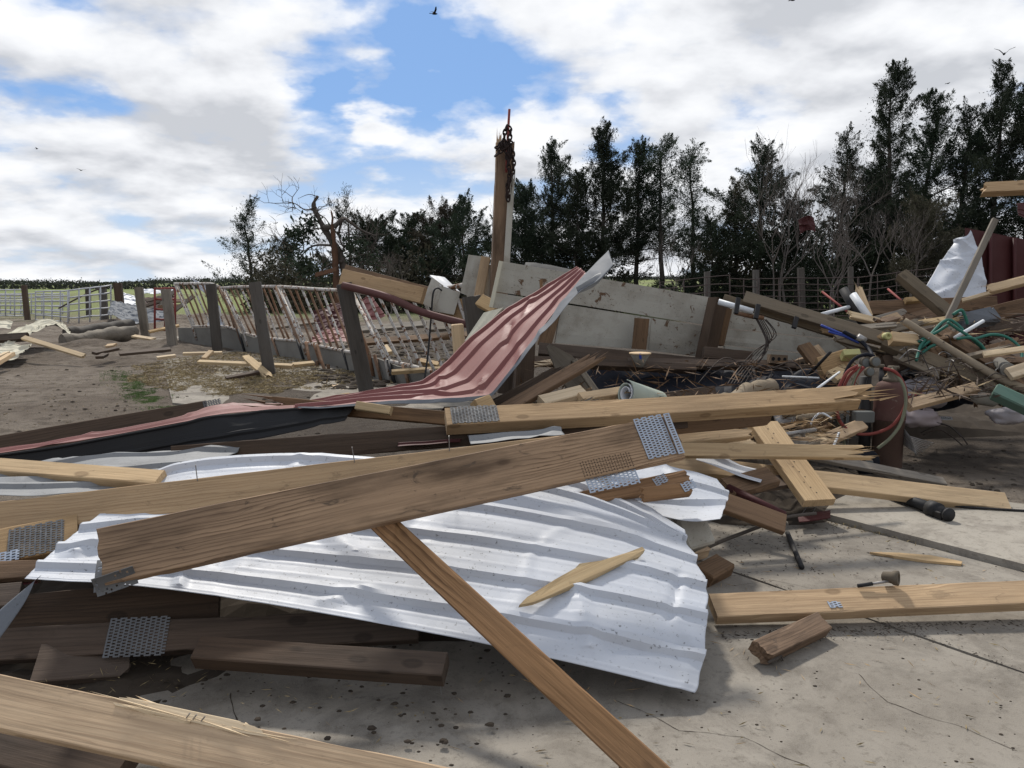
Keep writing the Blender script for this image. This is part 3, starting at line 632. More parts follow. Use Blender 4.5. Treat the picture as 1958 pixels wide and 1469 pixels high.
# ------------------------------------------------------------------ trees
def conifer(name, label, px, topy, d, rad, leaves=7000, mat='cedar', lo=.06, sparse=0.0, seed=0, lean=0.0, group='cedars of the windbreak behind the yard'):
    rg = np.random.default_rng(seed + 100); rd = random.Random(seed)
    base = Vector(((px - 979) / FPX * d, d, -.1)); H = P(px, topy, d).z + .1; rad *= 1.36
    root = empty(name, base); tag(root, label, 'tree', group)
    bend = [Vector((0, 0, 0))]; nseg = 9; ln_ = rd.uniform(-.5, .5)
    for i in range(1, nseg + 1): bend.append(Vector((ln_ * (i / nseg) ** 2 + rd.uniform(-.07, .07), rd.uniform(-.07, .07), H * i / nseg)))
    bend[-1].x = 0.0
    r0 = .05 + H * .013
    V, F = tube_vf([base + b for b in bend], [max(.012, r0 * (1 - i / nseg) ** .8) for i in range(nseg + 1)], 7)
    nb = int(34 + H * 5); Cs = []; Ds = []
    lobes = [(rd.uniform(0, 6.28), rd.uniform(lo, .9), rd.uniform(.2, .5)) for _ in range(8)]
    gaps = [(rd.uniform(0, 6.28), rd.uniform(lo, .9)) for _ in range(6)]
    per = leaves * 8.2 / nb / 4.0
    for i in range(nb):
        h = lo + (1 - lo) * ((i + rd.random()) / nb) ** 1.05; az = rd.uniform(0, 6.283)
        prof = min(1.0, (1 - h) ** .75 * 1.25) * (.6 + .4 * min(1, (h - lo + .06) / .22)) + .05
        l = rad * prof * rd.uniform(.5, 1.1) + .1
        for la, lh, lm in lobes:
            if abs(h - lh) < .08 and math.cos(az - la) > .4: l *= 1 + lm
        for la, lh in gaps:
            if abs(h - lh) < .07 and math.cos(az - la) > .3: l *= .45
        if sparse and rd.random() < sparse: l *= .55
        q = h * nseg; k = min(nseg - 1, int(q)); p0 = base + bend[k].lerp(bend[k + 1], q - k)
        up = rd.uniform(-.1, .45) + .9 * h * h; dr = Vector((math.cos(az), math.sin(az), up)).normalized()
        p1 = p0 + dr * l
        tube_vf([p0, p0.lerp(p1, .55) + Vector((0, 0, -.05 * l)), p1], [r0 * .28 * (1 - h) + .012, .012, .004], 3, V, F, False)
        if sparse and rd.random() < sparse * .8: continue
        # sprays: tufts set along the limb and on side twigs
        nt_ = max(2, int(l * 3.2))
        for s in range(nt_):
            f = (s + rd.uniform(.3, 1.0)) / nt_
            if f < .25 and h < .8: continue
            tc_ = p0.lerp(p1, f) + Vector((rd.gauss(0, 1), rd.gauss(0, 1), rd.gauss(.25, .7))) * (.09 + .13 * l * (1.05 - f))
            sd_ = (dr + Vector((rd.gauss(0, .5), rd.gauss(0, .5), rd.gauss(.45, .4)))).normalized()
            m = max(4, int(per * rd.uniform(.5, 1.5) * (rad / 2.4)))
            tl_ = rd.uniform(.3, .75)
            tt = rg.uniform(-.4, 1, m)
            c = np.array(tc_)[None] + np.array(sd_)[None] * (tt * tl_)[:, None] + rg.normal(size=(m, 3)) * (.10 * (1.2 - tt))[:, None]
            dd = np.array(sd_)[None] + rg.normal(size=(m, 3)) * .5; dd /= np.linalg.norm(dd, axis=1, keepdims=True)
            Cs.append(c); Ds.append(dd)
    for i in range(int(nb * .55)):            # shaded inner foliage
        h = lo + .05 + (.9 - lo) * rd.random(); q = h * nseg; k = min(nseg - 1, int(q)); p0 = base + bend[k].lerp(bend[k + 1], q - k); m = int(per * 1.1 * (1 - sparse)); s_ = rad * .36 * (1 - h) ** .7 + .08
        dd = rg.normal(size=(m, 3)); dd /= np.linalg.norm(dd, axis=1, keepdims=True); Cs.append(np.array(p0)[None] + rg.normal(size=(m, 3)) * (s_, s_, .35)); Ds.append(dd)
    C = np.concatenate(Cs); D = np.concatenate(Ds)
    Vv, Ff = leafquads(C, D, rg.uniform(.06, .17, len(C)), rg.uniform(.018, .042, len(C)))
    link('trunk', V, F, M['bark'], root, None, True)
    npmesh('crown', Vv, Ff, M[mat], root, Matrix.Translation(-base))
    return root
def grow(V, F, p, dr, l, r, depth, rd, spread=.5, up=.12, sides=4, tips=None):
    n = 3; pts = [p]; d = dr.copy()
    for i in range(n):
        d = (d + Vector((rd.uniform(-1, 1), rd.uniform(-1, 1), rd.uniform(-1, 1))) * .16 + Vector((0, 0, up * .3))).normalized(); pts.append(pts[-1] + d * (l / n))
    tube_vf(pts, [r, r * .85, r * .72, r * .6], sides if depth > 1 else 3, V, F, False)
    if depth == 0: return
    for i in range(rd.choice((2, 3, 3))):
        ax = Vector((rd.uniform(-1, 1), rd.uniform(-1, 1), rd.uniform(-.3, .8))).normalized()
        nd_ = (d * (1 - spread * .5) + ax * spread + Vector((0, 0, up))).normalized()
        grow(V, F, pts[rd.choice((2, 3, 3))], nd_, l * rd.uniform(.6, .85), r * .6, depth - 1, rd, spread, up, sides)
def baretree(name, label, px, basey_d, h, depth=5, seed=1, mat='twig', spread=.55, r=.09, trunks=1, up=.14, group='bare deciduous trees among the cedars', basez=-.1):
    rd = random.Random(seed); d = basey_d; base = Vector(((px - 979) / FPX * d, d, basez)); root = empty(name, base); tag(root, label, 'tree', group)
    V, F = [], []
    for k in range(trunks):
        dr = Vector((rd.uniform(-.25, .25), rd.uniform(-.2, .2), 1)).normalized()
        grow(V, F, base + Vector((rd.uniform(-.2, .2) * (trunks > 1), 0, 0)), dr, h * .30, r, depth, rd, spread, up)
    link('branches', V, F, M[mat], root, None, True); return root
CED = [ # px, top y, distance, radius, leaves, low edge, sparse, material, label
 (487, 396, 44, 1.75, 2600, .16, .3, 'cedar', 'thin young cedar standing alone with a bare leader and open crown'),
 (545, 470, 47, 1.6, 4200, .03, .05, 'cedar', 'low dense cedar between the lone young cedar and the snapped tree'),
 (675, 366, 52, 1.0, 800, .35, .4, 'cedar', 'slender feathery cedar top poking up behind the snapped tree'),
 (720, 436, 47, 2.6, 5200, .03, .05, 'cedar', 'broad bushy cedar just right of the snapped tree'),
 (790, 425, 46, 2.5, 5000, .03, .08, 'cedar', 'bushy cedar with ragged flat top in the low part of the windbreak'),
 (845, 408, 45, 2.3, 4600, .03, .1, 'cedarb', 'brownish cedar in the dip left of the tall timber post'),
 (890, 388, 43, 2.2, 4600, .03, .08, 'cedar', 'dark cedar immediately left of the tall timber post'),
 (1008, 372, 41, 2.3, 5200, .02, .0, 'cedar', 'dense dark cedar immediately right of the tall timber post'),
 (1055, 284, 43, 2.0, 5200, .05, .05, 'cedar', 'narrow-topped cedar rising right of the tall timber post'),
 (1100, 345, 40, 1.9, 4600, .03, .05, 'cedar', 'shorter cedar filling the gap before the tall spiky pair'),
 (1150, 252, 41, 2.2, 6200, .18, .05, 'cedar', 'tall pointed cedar above the curled red metal sheet'),
 (1215, 285, 42, 2.0, 4600, .30, .15, 'cedar', 'tall cedar with bare lower trunk and spiky double top'),
 (1262, 276, 41, 1.7, 3600, .36, .2, 'cedar', 'slim open cedar with sky showing between its lower limbs'),
 (1322, 283, 43, 1.7, 3200, .34, .3, 'cedar', 'open tattered cedar at the edge of the bright gap'),
 (1350, 440, 38, 1.9, 3800, .02, .05, 'cedar', 'low rounded cedar under the bright gap in the windbreak'),
 (1402, 352, 39, 1.9, 4600, .03, .1, 'cedarb', 'brown-tinged cedar right of the bright gap in the windbreak'),
 (1446, 290, 38, 2.0, 5600, .03, .0, 'cedar', 'thick round-shouldered cedar below the bare treetops'),
 (1520, 400, 37, 2.0, 4600, .03, .05, 'cedar', 'dark cedar mostly hidden behind leafless branches'),
 (1597, 262, 40, 1.8, 4800, .05, .15, 'cedar', 'thin-topped cedar standing between the bare trees and the tall dark group'),
 (1650, 330, 38, 1.8, 4600, .02, .0, 'cedar', 'dark lower cedar at the foot of the tallest one'),
 (1688, 136, 38, 2.1, 8000, .04, .0, 'cedar', 'tallest dense cedar with a leaning spiky crown'),
 (1748, 192, 39, 2.1, 7500, .02, .0, 'cedar', 'wide dense cedar pressed against the tallest one'),
 (1815, 218, 38, 1.9, 5200, .08, .15, 'cedar', 'open-limbed cedar with flecks of sky in its crown'),
 (1878, 136, 37, 2.0, 6200, .10, .12, 'cedar', 'tall airy cedar with a sharp tip above the white upright sheet'),
 (1945, 172, 36, 2.3, 7000, .02, .05, 'cedar', 'heavy dark cedar above the broken jutting plank'),
 (2040, 200, 36, 2.5, 5000, .02, .0, 'cedar', 'dark cedar closing the windbreak beyond the red wall'),
 (1745, 395, 34, 1.9, 4200, .02, .1, 'cedarb', 'low scrubby cedar with bleached twigs behind the far gates'),
]
for i, (px, ty, d, rad, lv, lo, sp, mt, lb) in enumerate(CED):
    conifer('cedar_tree', lb, px, ty, d, rad, lv, mt, lo, sp, i + 1)
for i, (px, d, h, dep, sd, r, tr, lb) in enumerate([
    (930, 44, 6.6, 5, 11, .07, 2, 'bare upright shrub-like tree behind the tall timber post'),
    (1500, 36, 8.6, 6, 12, .12, 1, 'tall bare tree with a fan of fine twigs above the cedars'),
    (1565, 37, 8.0, 6, 15, .11, 1, 'bare tree with arching twigs beside the thin-topped cedar'),
    (1480, 35, 8.4, 5, 21, .08, 2, 'slim bare tree with straight upright shoots above the round-shouldered cedar'),
    (1660, 33, 6.2, 6, 14, .09, 1, 'pale tangled bare tree in front of the tallest cedar'),
    (1585, 32, 4.6, 5, 17, .08, 2, 'low grey bare tree with drooping broken limbs behind the far gates'),
    (1735, 32, 4.4, 6, 19, .08, 2, 'pale bare shrub tree behind the white upright sheet'),
    (1290, 36, 4.4, 5, 23, .06, 2, 'small bare tree in the bright gap of the windbreak'),
    (1010, 46, 7.4, 5, 27, .05, 3, 'clump of fine bare shoots behind the narrow-topped cedar'),
    (745, 40, 3.6, 5, 29, .06, 2, 'low grey bare tree left of the leaning timber beams')]):
    baretree('bare_tree', lb, px, d, h, dep, sd, 'twig', .55, r * .7, tr)
# understorey that closes the windbreak near the ground
n = 40000; fx = rng.uniform(-14, 32, n); fy = 42 + rng.uniform(-1.5, 3.0, n); fz = rng.beta(1.1, 2.0, n) * (2.9 + .8 * np.sin(fx * .9) + .6 * np.sin(fx * 2.3) + (fx > 11.5) * 2.6)
C = np.stack([fx, fy, fz], 1); keep = ~((fx > 6.2) & (fx < 9.6) & (fz > .7)); C = C[keep]; D = rng.normal(size=C.shape) + (0, 0, .5); D /= np.linalg.norm(D, axis=1, keepdims=True)
Vv, Ff = leafquads(C, D, rng.uniform(.15, .40, len(C)), rng.uniform(.06, .14, len(C)))
o = npmesh('undergrowth', Vv, Ff, M['cedarb']); kind(o, 'stuff'); o['label'] = 'tangled dark undergrowth at the foot of the windbreak'; o['category'] = 'undergrowth'

# the snapped tree: twisted trunk torn open, with a few live sprays left
d = 30.0
root = empty('snapped_tree', P(640, 600, d)); tag(root, 'snapped tree with torn orange trunk and twisted broken limbs', 'tree')
V, F = tube_vf(spline([P(676, 612, d), P(668, 560, d), P(655, 500, d), P(640, 470, d), P(622, 440, d), P(606, 410, d), P(600, 390, d), P(608, 375, d)], 4), [.17] * 5 + [.15] * 4 + [.14] * 4 + [.12] * 4 + [.10] * 4 + [.08] * 4 + [.05] * 4, 8)
V = [v + Vector((mnoise.noise(v * 3), 0, 0)) * .06 for v in V]
link('trunk', V, F, M['bark'], root, None, True)
V, F = tube_vf(spline([P(646, 600, d - .3), P(643, 540, d - .3), P(640, 480, d - .3), P(636, 440, d - .3), P(634, 402, d - .3)], 4), [.13] * 5 + [.11] * 4 + [.09] * 4 + [.04] * 3 + [.01], 7)
V = [v + Vector((mnoise.noise(v * 4), 0, mnoise.noise(v * 5))) * .05 for v in V]
link('torn_stub', V, F, M['rawtrunk'], root, None, True)
for pts, r in [([(618, 436), (640, 432), (655, 418), (668, 424), (690, 440), (720, 452)], .10), ([(655, 418), (648, 450), (660, 480)], .06), ([(604, 395), (585, 402), (565, 390), (545, 385)], .03), ([(606, 376), (590, 372), (570, 380)], .02),
               ([(640, 470), (600, 470), (575, 490)], .05), ([(668, 560), (700, 540), (725, 530)], .06), ([(700, 445), (705, 480), (690, 520)], .04), ([(655, 500), (632, 505), (612, 520)], .05)]:
    pp = spline([P(x, y, d + random.uniform(-.3, .3)) for x, y in pts], 4); V, F = tube_vf(pp, [r * (1 - .75 * i / len(pp)) for i in range(len(pp))], 6); link('limb', V, F, M['bark'], root, None, True)
rd = random.Random(4); V, F = [], []
for x, y in [(560, 388), (700, 450), (720, 460), (690, 500), (600, 420), (660, 470), (725, 530), (580, 480), (640, 440), (615, 520)]:
    for k in range(3): grow(V, F, P(x, y, d), Vector((rd.uniform(-1, 1), rd.uniform(-1, 1), rd.uniform(-.6, .6))).normalized(), .7, .025, 3, rd, .7, 0)
link('twigs', V, F, M['bark'], root, None, True)
Cs = []
for x, y, s, m in [(585, 440, .45, 260), (570, 455, .4, 200), (600, 425, .35, 140), (575, 500, .5, 260), (595, 520, .5, 240), (665, 470, .4, 160), (690, 470, .4, 140), (640, 540, .5, 200), (555, 445, .25, 90), (700, 500, .5, 200)]:
    Cs.append(rng.normal(size=(m, 3)) * (s * .55, s * .5, s * .5) + np.array(P(x, y, d)))
C = np.concatenate(Cs); D = rng.normal(size=C.shape); D /= np.linalg.norm(D, axis=1, keepdims=True)
Vv, Ff = leafquads(C, D, rng.uniform(.1, .28, len(C)), rng.uniform(.04, .1, len(C))); npmesh('crown', Vv, Ff, M['cedar'], root, root.matrix_basis.inverted())
board('splintered_limb', 'torn orange splinter of wood caught beside the snapped tree', 'branch', P(600, 527, 26), P(645, 515, 26), .14, .06, 20, M['rawtrunk'], 'spike', 'split')

# ------------------------------------------------------------------ far gates, panels, posts
def gate(name, label, x0, x1, yt0, yt1, yb0, yb1, d0, d1, rails, ups, mat, r=.02, group=None, brace=True):
    root = empty(name, P(x0, yb0, d0)); tag(root, label, 'gate', group)
    def pt(u, v):
        a, b = P(x0, yt0, d0).lerp(P(x1, yt1, d1), u), P(x0, yb0, d0).lerp(P(x1, yb1, d1), u); return a.lerp(b, v)
    for k in range(rails):
        v = k / (rails - 1); pts = [pt(i / 6, v) + Vector((0, 0, .035 * mnoise.noise((i * .7, k * .35, x0)))) for i in range(7)]
        V, F = tube_vf(pts, r, 6); link('rail', V, F, mat, root, None, True)
    for k in range(ups):
        u = k / (ups - 1); V, F = tube_vf([pt(u, -.02), pt(u, .5), pt(u, 1.03)], r, 6); link('upright', V, F, mat, root, None, True)
    return root
for i, a in enumerate([
    ('brown pipe gate bent low beside the white plank wall', 1262, 1395, 540, 526, 592, 590, 24, 25, 5, 4),
    ('brown pipe gate upright between the two shorter fence posts', 1396, 1448, 533, 535, 602, 605, 25, 25.3, 6, 3),
    ('long brown pipe gate across the two taller fence posts', 1452, 1640, 533, 531, 600, 606, 25.4, 25, 7, 6),
    ('brown pipe gate running up to the white upright sheet', 1642, 1790, 531, 512, 606, 590, 25, 24, 7, 5)]):
    gate('pipe_gate', a[0], *a[1:], M['gate'], .014, 'brown pipe gates in front of the windbreak')
for i, (xt, yt, xb, yb, w, lb) in enumerate([(1352, 519, 1352, 604, .17, 'short square fence post behind the bent brown gate'), (1445, 516, 1446, 606, .17, 'square fence post between two brown pipe gates'),
        (1531, 512, 1534, 608, .18, 'tall square fence post midway along the long brown gate'), (1626, 510, 1628, 608, .14, 'slim post where the far brown gates meet')]):
    board('fence_post', lb, 'post', P(xb, yb, 25.6), P(xt, yt, 25.6), w, w, 0, 'post', 'cut', 'rough', 'far fence posts before the windbreak')
tube('loose_pipe', 'loose red pipe leaning across the long brown gate', 'pipe', [P(1572, 558, 18), P(1640, 612, 17)], .025, M['gatered'], 8)
tube('loose_pipe', 'loose red pipe leaning before the gate by the white upright sheet', 'pipe', [P(1698, 553, 18), P(1735, 585, 17)], .025, M['gatered'], 8)

for i, a in enumerate([('white pipe cattle panel left of the dark leaning post', -60, 45, 556, 554, 603, 604, 34, 35, 6, 7),
                       ('white pipe cattle panel right of the dark leaning post, rails bunched', 68, 132, 558, 556, 612, 616, 33, 32, 7, 5),
                       ('white pipe cattle panel tilted up toward the black burnt-looking post', 130, 212, 556, 546, 622, 616, 30, 31, 6, 5),
                       ('white pipe cattle panel lying behind the other white panels', -40, 120, 562, 562, 600, 600, 38, 38, 6, 9)]):
    gate('cattle_panel', a[0], *a[1:], M['panel'], .03, 'white cattle panels along the far yard')
tube('bent_pipe', 'dark bent pipe slanting across the tilted white panel', 'pipe', [P(112, 590, 31), P(170, 560, 31), P(212, 546, 31)], .03, M['gate'], 8, sm=4)
gate('pipe_gate', 'dark red pipe gate standing between two grey posts', 296, 335, 552, 552, 630, 632, 21, 21, 5, 3, M['gatered'], .03)
for i, (xt, yt, xb, yb, d, w, mt, lb) in enumerate([
    (46, 545, 53, 612, 33, .19, 'dark', 'dark leaning post between the white cattle panels'), (225, 541, 233, 616, 31, .28, 'dark', 'black burnt-looking post at the end of the white panels'),
    (196, 551, 201, 616, 32, .26, 'post', 'grey post behind the tilted white cattle panel'), (168, 548, 170, 612, 36, .2, 'post', 'thin grey post far behind the tilted white cattle panel'),
    (265, 549, 279, 642, 22.5, .21, 'grey', 'pale grey leaning post left of the red pipe gate'), (317, 552, 332, 672, 17.3, .19, 'grey', 'grey leaning post at the near end of the red pipe gate'),
    (403, 542, 417, 674, 17.0, .2, 'post', 'grey leaning post before the crumpled white sheet'), (487, 539, 517, 717, 12.7, .185, 'post', 'dark grey leaning post in the middle of the feed fence'),
    (657, 541, 704, 752, 10.5, .2, 'post', 'thick grey-green leaning post nearest the curled red sheet'), (900, 566, 930, 740, 9.6, .2, 'post', 'short grey post at the raised end of the feed fence')]):
    board('fence_post', lb, 'post', P(xb, yb, d) - Vector((0, 0, .1)), P(xt, yt, d), w, w, (.25, -1, 0), mt, 'cut', 'rough', 'leaning posts of the feed alley')

# feed fence: wavy rails, slanted bars, concrete bunk below
FD = [(330, 19.2), (345, 19), (420, 18), (543, 15.7), (630, 14.1), (706, 12.2), (830, 10.8), (910, 10.3)]
def fdep(x): return float(np.interp(x, [a for a, b in FD], [b for a, b in FD]))
TOPR = [(332, 543), (370, 543), (403, 543), (425, 551), (455, 549), (530, 548), (545, 549), (575, 551), (600, 553), (640, 555), (668, 556), (700, 561), (740, 568), (775, 566), (830, 556), (898, 543)]
BOTR = [(345, 624), (400, 624), (440, 625), (460, 634), (480, 642), (520, 648), (572, 652), (620, 664), (666, 673), (720, 682), (760, 698), (800, 703), (850, 716)]
def yat(T, x): return float(np.interp(x, [a for a, b in T], [b for a, b in T]))
def fencepanel(label, x0, x1, shift, nbars, mat):
    root = empty('feed_fence_panel', P((x0 + x1) / 2, 690, fdep((x0 + x1) / 2))); tag(root, label, 'fence', 'slant-bar feed fence panels')
    tx = [x0] + [a for a, b in TOPR if x0 < a < x1] + [x1]
    V, F = tube_vf(spline([P(x, yat(TOPR, x), fdep(x)) for x in tx], 4), .033, 8); link('top_rail', V, F, M['rustwhite'], root, None, True)
    bx = [x + shift for x in (x0, x0 * .75 + x1 * .25, (x0 + x1) / 2, x0 * .25 + x1 * .75, x1)]
    V, F = tube_vf(spline([P(x, yat(BOTR, x), fdep(x)) for x in bx], 4), .03, 8); link('bottom_rail', V, F, M['rustwhite'], root, None, True)
    for k in range(nbars):
        u = (k + .5) / nbars; xt = x0 + (x1 - x0) * u; xb = xt + shift * (1 + .12 * mnoise.noise((k * .8, x0, 0)))
        V, F = tube_vf(spline([P(xt, yat(TOPR, xt), fdep(xt)), P(xt * .5 + xb * .5 + 7 * mnoise.noise((k * .7, x0, 1)), (yat(TOPR, xt) + yat(BOTR, xb)) / 2, fdep((xt + xb) / 2)), P(xb, yat(BOTR, xb), fdep(xb))], 3), .023, 6)
        link('bar', V, F, mat if k % 3 else M['rustwhite'], root, None, True)
    for x, s in ((x0, 0), (x1, 1)):
        xb = x + shift; yb = yat(BOTR, xb); q = P(xb + 8, yb + (26 if fdep(xb) > 14 else 40), fdep(xb) - .1)
        V, F = tube_vf([P(x, yat(TOPR, x), fdep(x)), P(xb, yb, fdep(xb) - .03), q], .03, 7); link('end_post', V, F, M['rust'] if s else M['rustwhite'], root, None, True)
    return root
fencepanel('far rusty feed fence panel with bars leaning over before the crumpled sheet', 334, 420, 34, 9, M['rust'])
fencepanel('wavy rusty feed fence panel beside the dark middle post', 424, 528, 42, 10, M['rust'])
fencepanel('rust-streaked feed fence panel ending at the thick grey-green post', 532, 660, 46, 10, M['rust'])
fencepanel('white-topped feed fence panel with wide bars rising beside the curled red sheet', 672, 898, 66, 11, M['rustwhite'])
pts = [(572, 690), (590, 706), (598, 700), (594, 680)]
tube('bent_hook_pipe', 'rusty pipe bent into a hook at the foot of the feed fence', 'pipe', [P(585, 655, 14.4), P(592, 690, 14), P(600, 704, 14), P(606, 706, 14), P(606, 690, 14)], .03, M['rust'], 8, sm=5)
tube('bent_hook_pipe', 'second rusty hooked pipe beside the bunk wall', 'pipe', [P(606, 660, 14), P(616, 695, 13.6), P(624, 711, 13.5), P(628, 709, 13.5), P(627, 697, 13.5)], .03, M['rust'], 8, sm=5)
# bunk wall: one sagging concrete and sheet wall, with dark stakes
V = []; F = []; xs_ = np.linspace(340, 880, 46)
for x in xs_:
    dd = fdep(x); t = P(x, yat(BOTR, x) + 3, dd); b = Vector((t.x, t.y + .02, -.05))
    for off in (0, .09): V += [Vector((t.x, t.y + off, t.z)), Vector((b.x, b.y + off, b.z))]
for i in range(len(xs_) - 1):
    a = i * 4; c = a + 4; F += [(a, a + 1, c + 1, c), (a + 2, c + 2, c + 3, a + 3), (a, c, c + 2, a + 2)]
F += [(0, 2, 3, 1), (len(V) - 4, len(V) - 3, len(V) - 1, len(V) - 2)]
o0 = V[0].copy(); bw = link('feed_bunk_wall', [v - o0 for v in V], F, M['bunk'], None, Matrix.Translation(o0)); tag(bw, 'low grey concrete feed bunk wall under the slanted rusty fence', 'bunk')
for i, (x, yb) in enumerate([(455, 690), (520, 688), (568, 697), (600, 703), (655, 718), (716, 738), (742, 745), (770, 752)]):
    b = P(x + 14, yb + 4, fdep(x) - .25); b.z = -.02; t = P(x, yat(BOTR, x) - 2, fdep(x) - .06)
    tube('bunk_stake', 'dark rusty stake bracing the front of the bunk wall', 'stake', [b, t], .028, M['rust'] if i % 2 else M['black'], 6, 'dark stakes along the bunk wall')
tube('hanging_cable', 'thin dark cable hooked over the white top rail and hanging down', 'cable', [P(845, 556, 10.4), P(836, 551, 10.4), P(828, 562, 10.35), P(824, 610, 10.3), P(818, 680, 10.1), P(811, 728, 9.9)], .012, M['black'], 6, sm=5)
# ------------------------------------------------------------------ left yard debris
def bent(name, label, rows, front, back, cat='metal sheet', **k): return sheet(name, label, cat, [[P(*q) for q in r] for r in rows], front, back, **k)
bent('bent_metal_sheet', 'bent white metal sheet humped over the rubble by the cattle panels', [[(8, 668, 15.2), (60, 640, 16), (100, 622, 16.6), (135, 640, 16.4)], [(-10, 652, 16), (40, 628, 17), (85, 612, 17.6), (125, 622, 17.6)]], M['cream'], M['whiteback'], nu=40, nv=40, dent=.04, rib=.02)
bent('bent_metal_sheet', 'white metal sheet lying flat in front of the humped one', [[(-30, 690, 14), (20, 688, 14), (42, 676, 14.2)], [(-30, 664, 15.2), (10, 664, 15.2), (62, 658, 15.3)]], M['cream'], M['whiteback'], nu=36, nv=36, dent=.03)
bent('bent_metal_sheet', 'curled white sheet half buried behind the humped one', [[(-30, 632, 18), (20, 628, 18)], [(-20, 612, 19), (25, 614, 19)]], M['cream'], M['whiteback'], nu=30, nv=30, dent=.04)
board('rough_beam', 'dark brown timber crossing the bent white sheets', 'lumber', P(-30, 650, 15.6), P(55, 644, 15.6), .16, .1, 40, 'dark', 'cut', 'split')
board('loose_plank', 'pale plank sloping off the bent white sheets to the dirt', 'lumber', P(45, 646, 15.1), P(163, 682, 14.2), .1, .05, 55, 'pale', 'cut', 'split')
board('loose_plank', 'pale squared plank stub beside the flat white sheet', 'lumber', P(-25, 706, 12.5), P(22, 678, 13.6), .12, .07, 50, 'fresh')
board('loose_plank', 'short pale plank stub under the squared one', 'lumber', P(-25, 694, 13.2), P(14, 676, 14), .1, .07, 50, 'pale')
def log(name, label, a, b, r, mat, group=None):
    n = 14; sd = random.uniform(0, 9); pts = [a.lerp(b, i / n) + Vector((0, 0, .02 * mnoise.noise((i * .4, sd, 0)))) for i in range(n + 1)]
    V, F = tube_vf(pts, [r * (1 + .18 * mnoise.noise((i * .6, sd, 4))) for i in range(n + 1)], 14)
    V = [v + Vector((0, 0, 1)) * (r * .35 * mnoise.noise(v * 4)) + (v - a.lerp(b, .5)).normalized() * (r * .25 * mnoise.noise(v * 9)) for v in V]
    o0 = a.copy(); o = link(name, [v - o0 for v in V], F, mat, None, Matrix.Translation(o0), True); o.data.set_sharp_from_angle(angle=R(40)); tag(o, label, 'log', group); return o
log('weathered_log', 'splitting grey log lying in the mud by the black post', P(120, 655, 18.5), P(258, 636, 20), .19, W['grey'])
log('weathered_log', 'darker log lying behind the splitting grey one', P(130, 640, 20), P(250, 622, 22), .17, W['post'])
for i, (a, b, w, m, lb) in enumerate([((176, 628, 21), (248, 615, 22), .12, 'brown', 'brown board resting on the grey logs'), ((255, 643, 19.5), (298, 650, 19), .12, 'pale', 'short pale board beside the pale grey leaning post'),
     ((285, 635, 20), (345, 622, 20.5), .12, 'fresh', 'pale board behind the red pipe gate'), ((180, 676, 14.5), (228, 666, 15), .12, 'dark', 'dark board half sunk in the mud beside the log'),
     ((190, 684, 14.2), (203, 677, 14.5), .14, 'dark', 'dark stub of timber lying on the dirt'), ((228, 677, 14.4), (326, 668, 14.9), .12, 'dark', 'long dark timber lying at the edge of the concrete alley'),
     ((204, 662, 16.5), (222, 660, 16.5), .12, 'fresh', 'short pale offcut in the mud before the logs'), ((300, 685, 13.8), (338, 680, 14.0), .07, 'pale', 'thin pale strip of wood on the straw'),
     ((350, 677, 14.3), (425, 675, 14.4), .06, 'pale', 'thin pale lath along the foot of the grey post'), ((380, 692, 13.4), (560, 700, 13.0), .09, 'pale', 'long pale lath lying across the straw'),
     ((390, 686, 13.8), (404, 672, 14), .1, 'fresh', 'short pale block leaning in the straw'), ((474, 686, 13.2), (519, 725, 11.9), .14, 'pale', 'pale pointed plank leaning beside the dark middle post'),
     ((432, 724, 11.9), (495, 712, 12.2), .08, 'dark', 'dark stick lying on the straw'), ((470, 682, 13.8), (478, 692, 13.4), .12, 'pale', 'small pale block at the top of the pointed plank'),
     ((560, 698, 13.2), (600, 694, 13.4), .1, 'pale', 'pale offcut at the foot of the bunk wall'), ((640, 738, 11.2), (668, 762, 10.4), .09, 'fresh', 'pale broken stick in front of the thick post'),
     ((650, 758, 10.4), (672, 756, 10.4), .08, 'tan', 'short tan stick beside the broken stick')]):
    board('loose_board', lb, 'lumber', P(*a), P(*b), w, .05, 70, m, 'cut', random.choice(('split', 'cut', 'spike')))
bent('crumpled_metal_sheet', 'crumpled white sheet standing behind the far feed fence panel', [[(392, 640, 21), (400, 600, 21), (398, 565, 21), (362, 532, 21.3)], [(430, 640, 20.6), (425, 605, 20.4), (415, 570, 20.6), (402, 545, 20.8)]], M['white'], M['whiteback'], nu=40, nv=40, dent=.06)
bent('crumpled_metal_sheet', 'crumpled white sheet lying between the black post and red gate', [[(205, 600, 27), (260, 620, 26), (325, 618, 26)], [(215, 575, 30), (260, 585, 29), (330, 590, 28)]], M['flash'], M['whiteback'], nu=40, nv=40, dent=.045)
bent('crumpled_metal_sheet', 'pale sheet propped behind the pale grey leaning post', [[(235, 598, 32), (262, 600, 32)], [(236, 560, 34), (258, 566, 34)]], M['white'], M['whiteback'], nu=30, nv=30, dent=.04)
bent('crumpled_metal_sheet', 'white sheet strip lying across the debris behind the red gate', [[(262, 562, 34), (335, 560, 33)], [(265, 554, 37), (335, 553, 36)]], M['white'], M['whiteback'], nu=30, nv=30, dent=.04)
bent('red_roof_sheet', 'dark red crumpled roof sheet behind the red pipe gate', [[(268, 600, 30), (330, 605, 29)], [(262, 570, 33), (335, 566, 32)]], M['redd'], M['whiteback'], nu=34, nv=34, dent=.05)
for i in range(7):
    x = 255 + i * 12; board('loose_board', 'weathered brown board jumbled behind the red pipe gate', 'lumber', P(x, 600 - (i % 3) * 12, 28), P(x + 45, 585 - (i % 4) * 10, 28.5), .16, .06, 45, random.choice(('brown', 'dark', 'grey')), 'cut', 'split', 'boards jumbled behind the red gate')
